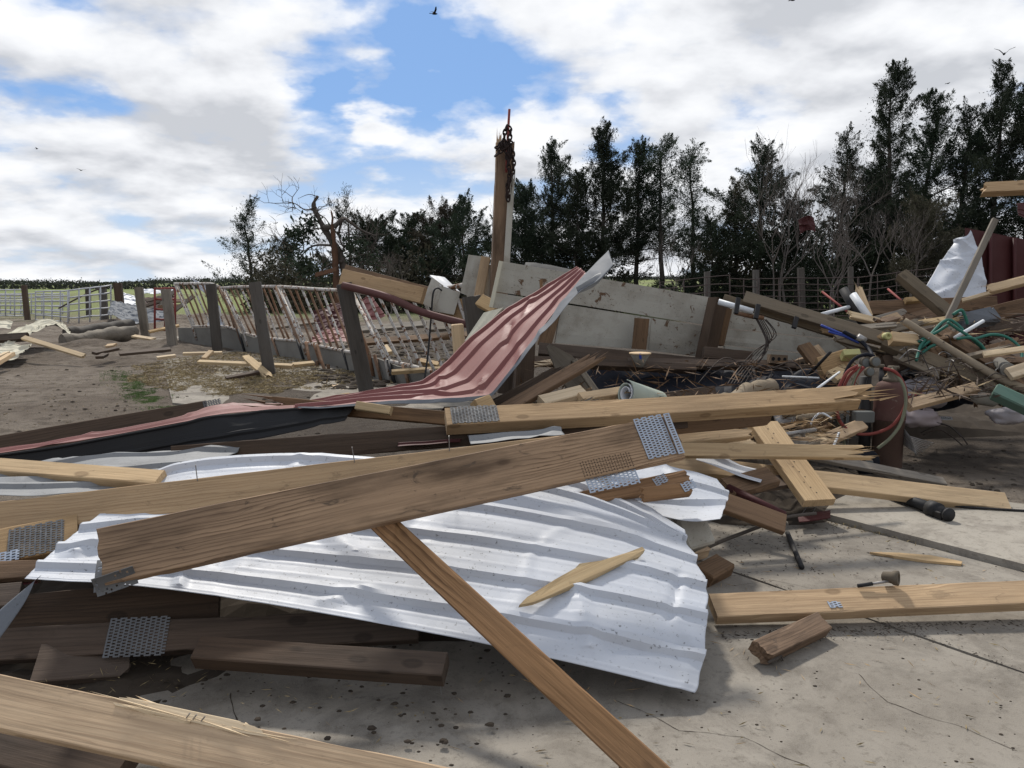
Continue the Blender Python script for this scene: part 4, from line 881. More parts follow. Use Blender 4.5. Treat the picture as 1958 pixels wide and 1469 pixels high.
bent('red_roof_sheet', 'dark red roof sheet tilted in the pen behind the feed fence', [[(605, 640, 17), (665, 630, 16.5)], [(600, 598, 18.5), (655, 578, 18)]], M['redd'], M['whiteback'], nu=36, nv=36, dent=.05)
bent('red_roof_sheet', 'pinkish red roof sheet lying flat in the pen', [[(588, 655, 15.8), (662, 652, 15.2)], [(610, 640, 17), (664, 622, 17)]], M['red'], M['whiteback'], nu=36, nv=36, dent=.04)
bent('red_roof_sheet', 'small red roof sheet leaning behind the white-topped fence panel', [[(703, 615, 15.5), (738, 605, 15.2)], [(688, 575, 16.3), (712, 566, 16)]], M['red'], M['whiteback'], nu=36, nv=36, dent=.04)
for i, (a, b, m, w, lb) in enumerate([((660, 633, 15), (905, 612, 14.5), 'grey', .18, 'long grey beam lying across the back of the pen'), ((690, 655, 14.2), (900, 640, 13.9), 'brown', .16, 'brown beam lying across the pen floor'),
        ((510, 628, 19), (606, 615, 19), 'grey', .14, 'pale grey board lying behind the feed fence'), ((748, 712, 11), (850, 705, 11), 'pale', .06, 'pale lath in the muck of the pen'),
        ((800, 690, 12), (840, 698, 11.8), 'fresh', .1, 'pale offcut in the muck of the pen'), ((735, 662, 13.5), (745, 676, 13), 'pale', .1, 'pale chip of board standing in the pen muck'),
        ((680, 690, 12.3), (710, 686, 12.4), 'pale', .08, 'short pale stick at the foot of the thick post'), ((810, 625, 14), (870, 622, 14), 'grey', .3, 'slatted grey crate lid lying at the back of the pen')]):
    board('loose_board', lb, 'lumber', P(*a), P(*b), w, .06, 60, m, 'split', 'cut')

# ------------------------------------------------------------------ leaning timbers, tall post and chain
board('heavy_timber', 'heavy pale brown timber leaning from the thick grey-green post', 'lumber', P(655, 530, 10.6), P(810, 566, 10.2), .21, .1, 10, 'tan')
board('heavy_timber', 'second brown timber lying behind the leaning heavy one', 'lumber', P(660, 518, 11.2), P(850, 570, 10.8), .16, .1, 20, 'brown')
board('heavy_timber', 'tan timber block wedged at the end of the heavy one', 'lumber', P(845, 588, 10.6), P(905, 598, 10.5), .3, .12, 5, 'tan', 'cut', 'split')
tube('drill_pipe', 'dark red-brown pipe sagging past the leaning timbers', 'pipe', [P(655, 546, 10.3), P(740, 568, 10.2), P(810, 598, 10.1), P(900, 622, 10.0)], .05, M['pipebrown'], 12, sm=6)
bx = empty('white_box', P(860, 585, 10.6)); tag(bx, 'white wooden box tipped on edge behind the raised fence rail', 'box')
slab4('side', '', '', [P(826, 530, 10.7), P(846, 545, 10.5), P(832, 592, 10.4), P(806, 580, 10.6)], .02, M['wall'], parent=bx)
slab4('lid', '', '', [P(822, 526, 10.9), P(850, 530, 10.9), P(880, 558, 10.6), P(842, 546, 10.5)], .02, M['panel'], parent=bx)
slab4('front', '', '', [P(842, 547, 10.5), P(880, 560, 10.5), P(868, 602, 10.4), P(824, 594, 10.4)], .02, M['wall'], parent=bx)
tp = board('tall_timber_post', 'tall brown timber post broken at the top, wrapped in chain', 'post', P(946, 640, 10) - Vector((0, 0, .6)), P(966, 270, 10.1), .215, .2, (.12, -1, 0), 'brown', 'cut', 'split')
board('thin_white_board', 'thin white board standing against the tall chained post', 'lumber', P(968, 520, 9.85), P(979, 332, 9.95), .075, .03, (.1, -1, 0), M['wall'], 'cut', 'spike')
board('broken_corner_board', 'sharp upright splinter left on top of the tall post', 'lumber', P(953, 330, 10.02), P(953, 255, 10.05), .07, .06, (.1, -1, 0), 'tan', 'cut', 'spike')
tube('steel_rod', 'thin rusty red rod sticking up from the tall post', 'rod', [P(968, 330, 9.95), P(971, 260, 9.97), P(974, 209, 10)], .016, M['gatered'], 6)
ch = empty('chain', P(966, 300, 9.85)); tag(ch, 'rusty iron chain wrapped round the top of the tall post', 'chain')
def torus_link(p, dr, nrm, L=.075, Wd=.042, r=.011):
    X = dr.normalized(); Z = (nrm - X * nrm.dot(X)).normalized(); Y = Z.cross(X); pts = []
    for k in range(13):
        a = 2 * math.pi * k / 12; pts.append(p + X * (math.cos(a) * L * .5) + Y * (math.sin(a) * Wd * .5))
    V, F = tube_vf(pts, r, 5, None, None, False); link('chain_link', V, F, M['chain'], ch, None, True)
def chainpath(pts):
    pp = spline(pts, 24); acc = 0; k = 0; last = pp[0]
    for p in pp[1:]:
        acc += (p - last).length
        if acc > .052:
            torus_link(p, p - last, Vector((0, -1, .2)) if k % 2 else Vector((1, .3, 0)), .078); k += 1; acc = 0
        last = p
f = 9.82
chainpath([P(975, 305, f), P(964, 275, f), P(968, 244, f), P(976, 250, f), P(974, 270, f), P(970, 300, f)])
chainpath([P(948, 290, f), P(962, 272, f), P(977, 282, f), P(982, 310, f), P(980, 330, f), P(972, 352, f), P(971, 380, f)])
chainpath([P(944, 284, f), P(958, 280, f), P(972, 284, f)]); chainpath([P(946, 303, f), P(950, 296, f), P(972, 280, f), P(976, 300, f)])
chainpath([P(976, 284, f), P(972, 310, f), P(974, 335, f), P(970, 360, f)]); chainpath([P(956, 268, f), P(962, 285, f), P(975, 275, f)])
V, F = tube_vf(spline([P(971, 360, f), P(968, 375, f), P(970, 385, f), P(974, 384, f), P(975, 372, f)], 5), .012, 6); link('hook', V, F, M['chain'], ch, None, True)

# ------------------------------------------------------------------ fallen white plank wall
def wallthing(name, label, planks, d0, d1, x0, x1, extra=()):
    root = empty(name, P((x0 + x1) / 2, 680, d0)); tag(root, label, 'wall panel')
    for c, m in planks:
        slab4('plank', '', '', [P(x, y, d0 + (d1 - d0) * (x - x0) / (x1 - x0)) for x, y in c], .035, M[m], parent=root, k=16, wob=.012)
    return root
wa = wallthing('plank_wall', 'long white plank wall section fallen over behind the curled red sheet', [
    ([(956, 499), (1371, 571), (1356, 623), (944, 557)], 'wallchip'),
    ([(944, 559), (1072, 580), (1066, 609), (938, 588)], 'wall'), ([(1074, 581), (1214, 603), (1208, 667), (1061, 656)], 'wall'), ([(1215, 603), (1245, 608), (1240, 669), (1208, 667)], 'wallchip'), ([(1246, 608), (1355, 625), (1340, 683), (1240, 670)], 'wallchip')], 8.0, 8.3, 940, 1371)
board('batten', '', '', P(1228, 609, 7.99), P(1222, 668, 7.99), .15, .03, 0, 'brown', parent=wa); board('batten', '', '', P(958, 500, 7.95), P(939, 588, 7.9), .04, .05, 0, M['cream'], parent=wa)
board('batten', '', '', P(1036, 560, 7.95), P(1034, 535, 7.95), .03, .03, 0, 'orange', parent=wa)
wb = wallthing('plank_wall', 'white plank wall section with barbed wire hanging over it', [
    ([(1402, 580), (1625, 625), (1622, 651), (1391, 628)], 'wallchip'), ([(1391, 629.5), (1622, 652.5), (1614, 682), (1386, 660)], 'wall'), ([(1386, 661), (1560, 679), (1540, 706), (1384, 688)], 'wall')], 8.2, 8.6, 1384, 1625)
board('batten', '', '', P(1629, 650, 8.5), P(1622, 690, 8.5), .06, .06, 0, 'brown', parent=wb)
wc = wallthing('plank_wall', 'small white plank wall piece standing left of the tall chained post', [([(896, 487), (924, 491), (908, 572), (880, 560)], 'wall'), ([(931, 505), (947, 508), (938, 570), (925, 568)], 'wall')], 10.3, 10.2, 880, 950)
board('batten', '', '', P(929, 492, 10.2), P(914, 575, 10.1), .12, .08, 0, 'tan', parent=wc)
board('wall_stud', 'dark brown upright stud between the two white plank walls', 'lumber', P(1347, 690, 7.95), P(1373, 572, 8.05), .15, .14, (.5, -1, 0), 'dark')
board('wall_stud', 'orange-brown stud face beside the dark upright stud', 'lumber', P(1372, 660, 8.15), P(1388, 590, 8.2), .1, .1, (.2, -1, 0), 'brown')
board('wall_stud', 'brown stud at the left end of the lower white planks', 'lumber', P(1040, 662, 8.1), P(1060, 590, 8.1), .14, .12, 0, 'brown')
slab4('cream_siding', 'cream siding board sticking out beside the curled red sheet', 'siding', [P(925, 598, 7.5), P(962, 588, 7.5), P(905, 648, 7.3), P(888, 652, 7.3)], .02, M['cream'])
block('post_stub', 'short pale wood stub standing in front of the bunk fence', 'post', P(880, 690, 8.6), P(874, 620, 8.6), .125, .12, (.2, -1, .2), W['fresh'])
block('wood_wedge', 'pale orange wedge of wood at the foot of the tall post', 'wood', P(918, 575, 9.2), P(950, 592, 9.0), .15, .08, 20, W['fresh'])
bent('dark_shingle_strip', 'dark strip of roofing lying along the top of the white plank wall', [[(1000, 512, 9.2), (1060, 519, 9.2), (1110, 527, 9.2)], [(1005, 503, 9.6), (1050, 506, 9.6), (1112, 520, 9.6)]], M['nearblack'], M['nearblack'], rib=0, nu=24, nv=12)
# timbers and floor under the wall
for i, (a, b, w, t, ang, m, e1, lb) in enumerate([
    ((1030, 668, 8.0), (1360, 700, 7.9), .12, .12, 20, 'dark', 'cut', 'long dark sill timber under the fallen white plank wall'),
    ((1000, 690, 7.6), (1330, 706, 7.5), .08, .08, 40, 'dark', 'cut', 'brown timber under the sill of the white plank wall'),
    ((1345, 674, 7.8), (1440, 684, 7.8), .11, .1, 10, 'dark', 'split', 'stubby brown beam ending red-brown before the barbed wire'),
    ((1200, 695, 7.6), (1545, 700, 7.7), .1, .06, 50, 'dark', 'cut', 'dark rail edge under the second white plank wall'),
    ((1005, 700, 7.2), (1060, 692, 7.2), .05, .03, 30, 'pale', 'cut', 'thin pale lath glimpsed below the white plank wall'),
    ((1230, 772, 6.4), (1365, 752, 6.6), .12, .08, 20, 'dark', 'cut', 'brown plank lying inside the dark hollow below the wall')]):
    board('timber', lb, 'lumber', P(*a), P(*b), w, t, ang, m, 'cut', e1)
# black sheets: one fills the hollow, two lie in the heap
def drape(name, label, rows, mat, cat='tarp', dent=.05, nu=40, nv=24): return bent(name, label, rows, mat, mat, cat, rib=0.0, nu=nu, nv=nv, dent=dent)
drape('black_sheet', 'black sheet filling the hollow below the fallen white plank wall', [[(1070, 790, 7.0), (1200, 785, 7.1), (1350, 775, 7.1), (1480, 770, 7.2), (1600, 770, 7.2)], [(1080, 740, 7.5), (1200, 730, 7.6), (1350, 728, 7.6), (1480, 735, 7.5), (1610, 745, 7.4)], [(1090, 690, 8.4), (1200, 690, 8.5), (1350, 695, 8.5), (1480, 700, 8.6), (1610, 700, 8.6)]], M['rubber'])
drape('black_sheet', 'navy black tarp hanging behind the gas cylinder', [[(1690, 790, 7.0), (1760, 790, 6.9), (1860, 775, 6.8)], [(1680, 720, 7.2), (1760, 725, 7.0), (1870, 745, 6.9)], [(1690, 665, 7.6), (1760, 680, 7.4), (1880, 730, 7.1)]], M['rubber'])
drape('black_sheet', 'small black plastic heap behind the cut log', [[(1440, 770, 6.6), (1530, 768, 6.5), (1610, 770, 6.5)], [(1450, 742, 7.0), (1530, 722, 7.0), (1610, 725, 7.0)], [(1470, 735, 7.4), (1530, 716, 7.4), (1600, 716, 7.4)]], M['rubber'], dent=.07)

# ------------------------------------------------------------------ curled red roof sheet
red = bent('curled_red_roof_sheet', 'long faded red roof sheet curling up from the pile to a torn tip', [
    [(570, 781, 4.6), (720, 769, 4.7), (870, 763, 4.8), (936, 757, 4.86), (984, 698, 5.05), (1030, 634, 5.25), (1072, 582, 5.5), (1122, 522, 5.75)],
    [(560, 776, 5.2), (700, 752, 5.4), (808, 733, 5.5), (850, 702, 5.62), (902, 646, 5.8), (958, 602, 6.0), (1030, 560, 6.2), (1105, 513, 6.4)]], M['red'], M['whiteback'], width=.92, nu=130, dent=.006, rib=.022, phase=.03, jag=(.01, .006), kink=3, crease=[(.40, .15, .47, .30, .02, .05), (.30, .5, .36, .75, .018, .06), (.62, .4, .70, .62, -.018, .06), (.75, .55, .82, .75, .015, .05), (.22, .1, .30, .3, .015, .05)])
fl = bent('folded_flange', '', [
    [(570, 783, 4.59), (720, 774, 4.68), (870, 771, 4.78), (938, 762, 4.85), (986, 704, 5.03), (1046, 626, 5.22), (1097, 570, 5.42), (1150, 533, 5.6), (1172, 506, 5.65)],
    [(570, 780.5, 4.6), (720, 768.5, 4.7), (870, 762.5, 4.8), (936, 756.5, 4.86), (984, 697.5, 5.05), (1030, 633.5, 5.25), (1072, 581.5, 5.5), (1121, 522, 5.75), (1164, 479, 5.95)]], M['flash'], M['flash'], rib=0, nu=90, nv=10, dent=.012, parent=None, kink=2)
del fl['label'], fl['category']; fl.parent = red; fl.matrix_basis = red.matrix_basis.inverted() @ fl.matrix_basis
fl2 = bent('torn_tip', '', [[(1105, 562, 5.5), (1140, 545, 5.6), (1176, 503, 5.7)], [(1100, 550, 5.5), (1130, 532, 5.6), (1150, 520, 5.7)]], M['whiteback'], M['whiteback'], rib=0, nu=16, nv=8, dent=.01)
del fl2['label'], fl2['category']; fl2.parent = red; fl2.matrix_basis = red.matrix_basis.inverted() @ fl2.matrix_basis
# long red ridge flashing with dark face
rdg = bent('red_ridge_flashing', 'long red roof edge running low across the pile with a dark face below', [
    [(-60, 874, 3.92), (110, 851, 4.1), (250, 825, 4.3), (350, 806, 4.45), (430, 791, 4.55), (565, 779.5, 4.66)],
    [(-60, 869, 4.3), (110, 846, 4.45), (250, 819, 4.65), (350, 796, 4.85), (430, 773, 5.2), (560, 774, 5.35)]], M['red'], M['nearblack'], width=.5, rib=.014, nu=70, nv=30, dent=.008, phase=.1)
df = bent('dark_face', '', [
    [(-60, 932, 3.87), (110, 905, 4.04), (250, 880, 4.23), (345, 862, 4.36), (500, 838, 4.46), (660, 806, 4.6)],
    [(-60, 875, 3.915), (110, 852, 4.095), (250, 826, 4.295), (350, 807, 4.445), (430, 792, 4.545), (680, 774, 4.72)]], M['nearblack'], M['redd'], width=.4, rib=.012, nu=70, nv=30, dent=.01, phase=.1)
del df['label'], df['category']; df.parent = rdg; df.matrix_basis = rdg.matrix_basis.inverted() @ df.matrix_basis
bm = board('wet_beam', 'wet dark brown beam lying behind the red roof edge', 'lumber', P(-60, 868, 4.55), P(402, 785, 5.6), .15, .04, 15, 'dark', 'cut', 'rough')
plate(bm, (P(402, 785, 5.6) - P(-60, 868, 4.55)).length + .02, .01, .13, .12, .04, M['galvd'])

# ------------------------------------------------------------------ white sheets in front
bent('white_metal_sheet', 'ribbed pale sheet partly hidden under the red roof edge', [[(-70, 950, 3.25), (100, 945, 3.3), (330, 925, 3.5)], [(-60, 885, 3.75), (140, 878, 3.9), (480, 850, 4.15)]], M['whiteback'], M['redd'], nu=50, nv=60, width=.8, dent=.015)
main = bent('white_metal_sheet', 'large buckled white ribbed sheet spread across the front of the pile', [
    [(60, 1108, 2.72), (185, 1118, 2.74), (400, 1138, 2.74), (600, 1166, 2.72), (800, 1202, 2.68), (950, 1240, 2.62), (1150, 1285, 2.58), (1336, 1320, 2.56)],
    [(105, 1062, 2.86), (215, 1072, 2.90), (400, 1078, 2.92), (600, 1095, 2.92), (800, 1118, 2.88), (960, 1145, 2.82), (1160, 1190, 2.78), (1362, 1225, 2.76)],
    [(150, 1020, 3.02), (240, 1022, 3.08), (400, 1012, 3.12), (600, 1018, 3.14), (800, 1035, 3.12), (980, 1060, 3.06), (1160, 1100, 3.02), (1362, 1130, 3.0)],
    [(205, 972, 3.22), (290, 958, 3.30), (430, 942, 3.36), (610, 942, 3.40), (800, 955, 3.40), (980, 985, 3.34), (1160, 1028, 3.28), (1335, 1070, 3.22)],
    [(275, 918, 3.46), (350, 892, 3.55), (470, 875, 3.62), (620, 868, 3.66), (800, 880, 3.68), (980, 915, 3.64), (1140, 965, 3.56), (1308, 1026, 3.42)]],
    M['white'], M['redd'], width=1.16, nu=200, dent=.0035, jag=(0.0, .016), phase=.03, rib=.022, fit=(3, 2), crease=[(.05, .3, .16, .5, .018, .07), (.30, .25, .36, .55, -.014, .06), (.42, .62, .50, .40, .016, .07), (.62, .62, .75, .60, -.012, .06), (.80, .35, .83, .10, .016, .05), (.86, .12, .97, .2, -.014, .05), (.45, .08, .52, .2, .012, .04), (.7, .85, .9, .78, .018, .06), (.55, .5, .57, .75, .015, .035), (.24, .05, .26, .35, .014, .035), (.93, .3, .95, .62, -.012, .03), (.36, .7, .39, .95, .014, .04)])
lf = bent('folded_corner', '', [[(66, 1110, 2.71), (40, 1160, 2.66), (-20, 1240, 2.6)], [(78, 1100, 2.73), (30, 1140, 2.70), (-60, 1215, 2.66)]], M['flash'], M['redd'], rib=0, nu=20, nv=8, dent=.01)
del lf['label'], lf['category']; lf.parent = main; lf.matrix_basis = main.matrix_basis.inverted() @ lf.matrix_basis
sec = bent('white_metal_sheet', 'smaller torn white sheet tucked behind the large one, red on its underside', [
    [(1215, 962, 3.72), (1262, 985, 3.66), (1325, 996, 3.58), (1378, 992, 3.56)], [(1205, 945, 3.8), (1260, 952, 3.82), (1330, 962, 3.84), (1390, 962, 3.86)],
    [(1160, 915, 3.9), (1240, 918, 3.98), (1320, 925, 4.02), (1392, 945, 4.0)], [(1130, 882, 4.2), (1230, 884, 4.22), (1310, 898, 4.2), (1372, 915, 4.15)]], M['white'], M['redd'], width=.6, nu=60, nv=50, dent=.014, jag=(.01, .03))
bent('white_metal_sheet', 'upturned white rib strip curling above the large sheet', [[(1050, 935, 3.66), (1180, 990, 3.50), (1314, 1058, 3.33)], [(1075, 893, 3.84), (1190, 942, 3.70), (1310, 1014, 3.50)]], M['white'], M['redd'], width=.30, nu=50, nv=24, dent=.006, phase=.06, jag=(0, .02))
bent('white_metal_sheet', 'narrow ragged white strip poking out under the long pale board', [[(1330, 880, 4.6), (1400, 905, 4.5), (1455, 922, 4.45)], [(1340, 868, 4.8), (1410, 890, 4.75), (1462, 905, 4.7)]], M['white'], M['redd'], width=.25, nu=30, nv=20, dent=.015, jag=(.03, .03))
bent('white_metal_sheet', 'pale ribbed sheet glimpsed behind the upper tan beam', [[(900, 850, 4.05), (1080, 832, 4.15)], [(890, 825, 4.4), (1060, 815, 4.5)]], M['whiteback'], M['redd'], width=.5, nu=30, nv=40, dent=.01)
bent('red_metal_scrap', 'deep red scrap of sheet metal wedged under the curled sheet', [[(830, 812, 4.75), (870, 806, 4.8)], [(850, 782, 4.95), (878, 780, 4.95)]], M['redd'], M['redd'], rib=0, nu=12, nv=12, dent=.02)
bent('red_metal_scrap', 'dark red sheet glimpsed in the gap below the long beam', [[(760, 852, 4.1), (880, 845, 4.2)], [(770, 832, 4.4), (890, 826, 4.4)]], M['redd'], M['redd'], rib=.01, nu=20, nv=20, dent=.01)
# ------------------------------------------------------------------ lumber of the front pile
def bd(name, label, a, b, w, t, ang, m, e0='cut', e1='cut', bow=0.0, group=None): return board(name, label, 'lumber', P(*a) if len(a) == 3 else a[0], P(*b) if len(b) == 3 else b[0], w, t, ang, m, e0, e1, group, bow)
def blen(a, b): return (P(*b) - P(*a)).length
ub = bd('upper_beam', 'long tan beam with a nail sticking up, lying behind the big wet front beam', (-90, 1006, 3.10), (1283, 838, 3.74), .150, .045, 38, 'tan', 'cut', 'rough')
fa, fb = (188, 1068, 2.60), (1292, 835, 3.36)
fbm = bd('front_beam', 'big dark-stained beam across the pile with steel nail plates at its end', fa, fb, .205, .045, 32, 'stained', 'rough', 'rough')
L = blen(fa, fb)
plate(fbm, L - .11, .012, .135, .19, .045, M['galv'])
plate(fbm, L - .025, .004, .03, .19, .045, M['galv'], z=.034, curl=.004)
def nailmarks(par, x0, x1, y0, y1, z, m, step=.0125):
    V, F = [], []
    x = x0
    while x < x1:
        y = y0 + (.004 if int(x / step) % 2 else 0)
        while y < y1:
            b = len(V); V += [(x, y, z), (x + .0035, y, z), (x + .0035, y + .007, z), (x, y + .007, z)]; F.append((b, b + 1, b + 2, b + 3)); y += .0115
        x += step
    o = link('tooth_marks', V, F, m, par); kind(o, 'stuff'); return o
nailmarks(fbm, L - .48, L - .25, -.098, -.03, .0245, W['dark']); nailmarks(fbm, L - .035, L - .004, -.09, .09, .0245, W['orange'])
hp = plate(fbm, L - .36, -.125, .23, .085, .045, M['galv'], z=.012, rot=-.02, curl=-.012)
cp = plate(fbm, .05, -.10, .13, .05, .045, M['galvd'], z=.0, rot=.12, curl=.05, punched=False); plate(fbm, .004, -.055, .045, .12, .045, M['galvd'], z=-.012, rot=-.1, curl=-.03, punched=False)
def nail(par, x, y, z, l, tilt=(0, 0), r=.0022):
    V, F = tube_vf([(x, y, z), (x + tilt[0] * l, y + tilt[1] * l, z + l)], r, 5); link('nail', V, F, M['steelrod'], par)
for x, q in ((.95, .1), (2.05, .0), (1.62, -.05)): nail(ub, x, .06, .02, .075, (q, .55))
db = board('diagonal_board', 'bare reddish board sloping from the beams to the concrete', 'lumber', P(703, 972, 3.02), PZ(1330, 1560, .03), .094, .038, (-.35, -.62, .70), 'orange')
lw = bd('low_beam', 'tan beam with a split upper edge crossing the near corner', (-140, 1316, 2.16), (900, 1536, 1.97), .142, .045, 50, 'tan', 'cut', 'split')
for x in (.78, .80, .825): nail(lw, x, .055, .02, .03, (.6, .3), .002)
board('torn_strip', '', '', Vector((.55, .066, .02)), Vector((1.05, .058, .022)), .03, .012, (0, 0, 1), 'pale', 'spike', 'spike', parent=lw)
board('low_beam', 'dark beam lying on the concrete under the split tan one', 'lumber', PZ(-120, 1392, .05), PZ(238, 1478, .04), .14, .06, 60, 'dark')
bd('pale_stud', 'pale squared stud ending at the edge of the large white sheet', (-80, 890, 3.62), (308, 919, 3.42), .089, .055, 62, 'fresh')
lb_ = bd('long_beam', 'long weathered beam crossing the pile to a splintered pale end', (852, 806, 4.25), (1700, 756, 4.75), .14, .08, 56, 'tan', 'cut', 'spike', .01)
plate(lb_, .16, .0, .26, .13, .08, M['galvd'])
bd('long_beam', 'dark beam lying directly under the splintered long one', (330, 876, 4.0), (1310, 800, 4.55), .12, .06, 15, 'dark', 'cut', 'cut')
bd('long_beam', 'short dark broken beam under the splintered pale end', (1140, 826, 4.55), (1475, 792, 4.85), .13, .06, 15, 'brown', 'cut', 'split')
bd('thin_board', 'thin splintered dark board along the edge of the curled red sheet', (478, 767, 4.95), (930, 808, 4.5), .085, .03, 30, 'brown', 'spike', 'cut')
bd('wood_block', 'small pale offcut nailed on the thin dark board', (682, 776, 4.62), (748, 786, 4.56), .05, .04, 25, 'pale')
bd('wood_block', 'pale end-grain block sticking out below the curl of the red sheet', (910, 780, 4.72), (938, 770, 4.8), .085, .07, 20, 'fresh')
for a, b, w, t, ang, m, e0, e1, lb in [
    ((918, 812, 4.85), (1152, 677, 5.55), .082, .06, 40, 'brown', 'split', 'spike', 'rotten brown timber rising out of the pile beside the red sheet'),
    ((905, 800, 5.15), (1080, 700, 5.7), .07, .03, 40, 'dark', 'spike', 'spike', 'dark torn strip rising beside the rotten timber'),
    ((915, 790, 5.3), (1050, 720, 5.7), .09, .03, 50, 'dark', 'spike', 'spike', 'wide torn dark splinter behind the rotten timber'),
    ((1098, 690, 6.0), (1168, 790, 5.6), .05, .03, 30, 'grey', 'cut', 'cut', 'narrow grey batten fixed beside the grey pointed board'),
    ((1035, 772, 5.05), (1115, 752, 5.2), .1, .07, 60, 'pale', 'cut', 'cut', 'pale cut board end lying before the grey pointed board'),
    ((1108, 762, 5.1), (1205, 748, 5.35), .07, .05, 50, 'fresh', 'cut', 'spike', 'splintered pale stick beside the pale cut board end'),
    ((998, 760, 6.4), (1004, 640, 6.5), .15, .14, (.2, -1, 0), 'dark', 'cut', 'cut', 'square brown post standing under the red sheet curl'),
    ((965, 752, 6.6), (975, 660, 6.6), .14, .1, (.2, -1, 0), 'dark', 'cut', 'cut', 'dark post standing in the shade of the red sheet'),
    ((1293, 862, 4.55), (1672, 866, 4.9), .092, .04, 42, 'fresh', 'cut', 'spike', 'thin fresh-split board lying over the board with nail holes'),
    ((1296, 842, 4.75), (1440, 829, 5.0), .075, .05, 45, 'fresh', 'cut', 'spike', 'short pale wedge of split wood above the thin fresh board'),
    ((1380, 850, 5.0), (1440, 846, 5.1), .08, .05, 50, 'pale', 'split', 'split', 'small pale chip under the short pale wedge'),
    ((1262, 884, 4.98), (1923, 963, 4.92), .135, .06, 52, 'fresh', 'cut', 'cut', 'long fresh stud reaching out onto the right-hand concrete'),
    ((1535, 868, 5.55), (1805, 922, 5.7), .085, .035, 60, 'grey', 'cut', 'cut', 'flat grey-tan board behind the long fresh stud'),
    ((1530, 862, 5.7), (1650, 812, 5.9), .095, .05, 50, 'tan', 'cut', 'cut', 'tan stick slanting up behind the board with nail holes'),
    ((1290, 805, 5.2), (1385, 838, 5.0), .08, .04, 45, 'grey', 'cut', 'cut', 'grey stick half hidden by the nail-plated beam end'),
    ((1735, 776, 6.0), (1866, 742, 6.3), .085, .06, 45, 'tan', 'cut', 'rough', 'tan board angled up behind the gas cylinder'),
    ((1105, 958, 3.62), (1321, 914, 3.74), .075, .05, 40, 'orange', 'cut', 'split', 'short orange-brown board lying on the torn white sheet'),
    ((1222, 948, 3.52), (1322, 936, 3.58), .06, .045, 40, 'orange', 'split', 'split', 'small orange-brown stub with teeth plates on the torn white sheet'),
    ((1090, 930, 3.85), (1150, 940, 3.75), .07, .05, 30, 'orange', 'split', 'cut', 'short orange piece tucked under the hanging nail plate'),
    ((1390, 935, 4.45), (1475, 912, 4.6), .14, .05, 60, 'brown', 'cut', 'cut', 'brown board stub behind the torn white sheet'),
    ((1440, 930, 4.75), (1520, 918, 4.85), .13, .03, 75, 'dark', 'cut', 'cut', 'shaded grey board under the board with nail holes'),
    ((1385, 962, 4.2), (1500, 1004, 4.15), .12, .04, 50, 'brown', 'cut', 'cut', 'grey-brown board sloping down beside the red pipe')]:
    q_ = bd('loose_board', lb, a, b, w, t, ang, m, e0, e1)
    if 'on the torn white sheet' in lb: plate(q_, blen(a, b) * (.72 if w > .07 else .93), .01, .07, .045, t, M['galv'], rot=.25)
polyboard('pointed_board', 'grey pointed board leaning behind the rotten timber', 'lumber', [(1045, 663), (1051, 657), (1094, 680), (1102, 690), (1150, 775), (1158, 800), (1120, 800), (1090, 750), (1066, 712)], P(1090, 720, 5.95), (.15, -1, .35), .03, 'grey')
nh = bd('nail_hole_board', 'wide pale board with a row of nail holes lying across the lumber', (1458, 812, 5.25), (1566, 962, 4.62), .22, .055, (.12, -.35, .93), 'fresh')
V, F = [], []
L = blen((1458, 812, 5.25), (1566, 962, 4.62))
for k in range(14):
    x = .08 + k * (L - .14) / 13; y = .02 * math.sin(k * 2.1) - .01; b = len(V); r = .006
    for q in range(6): V.append((x + r * math.cos(q), y + r * math.sin(q * 1.047) * .8, .0288))
    F.append(tuple(range(b, b + 6)))
nh_ = link('nail_holes', V, F, M['black'], nh); kind(nh_, 'stuff')
for y in (-.05, .02): nail(nh, L - .03, y, -.12, .1, (0, .1), .003)
# board lying on the right-hand concrete
ra, rb = PZ(1362, 1164, .075), PZ(2010, 1137, .10)
rbd = board('concrete_board', 'weathered stud lying along the bare concrete with a tool on it', 'lumber', ra, rb, .135, .05, 66, 'tan', 'cut', 'cut')
plate(rbd, .52, -.03, .055, .035, .05, M['galv'])
polyboard('wood_sliver', 'thin orange sliver of wood beside the concrete joint', 'wood', [(1663, 1056), (1720, 1057), (1780, 1062), (1840, 1074), (1838, 1078), (1770, 1072), (1715, 1064)], PZ(1750, 1066, .014), (0, 0, 1), .012, 'fresh')
lg = board('split_log', 'short bark-edged chunk of split wood with a twig, lying on concrete', 'wood', PZ(1446, 1252, .05), PZ(1573, 1192, .05), .085, .06, 55, 'brown', 'split', 'rough')
V, F = tube_vf([(.12, -.04, -.01), (.125, -.06, -.03), (.15, -.10, -.05)], [.004, .003, .002], 5); link('twig', V, F, M['bark'], lg)
for sx, sy in ((.02, -.045), (.18, .044), (.05, .044)):
    V, F = tube_vf([(sx, sy, 0), (sx + .04, sy * 1.05, .003), (sx + .09, sy * .98, 0)], [.004, .008, .003], 5); link('bark', V, F, M['bark'], lg)
SP0, SP1 = on(1008, 1148, .05), on(1222, 1056, .05); SPX = (SP1 - SP0).normalized(); SPN = Vector((0, -.6, .8)); SPN = (SPN - SPX * SPN.dot(SPX)).normalized()
sp = polyboard('spear_splinter', 'pale spear-shaped splinter lying on the large white sheet', 'wood', [(993, 1157), (1008, 1142), (1062, 1108), (1100, 1086), (1108, 1078), (1150, 1072), (1200, 1056), (1228, 1046), (1233, 1052), (1222, 1064), (1190, 1076), (1135, 1104), (1075, 1130), (1020, 1152)], SP0, SPN, .016, 'pale')
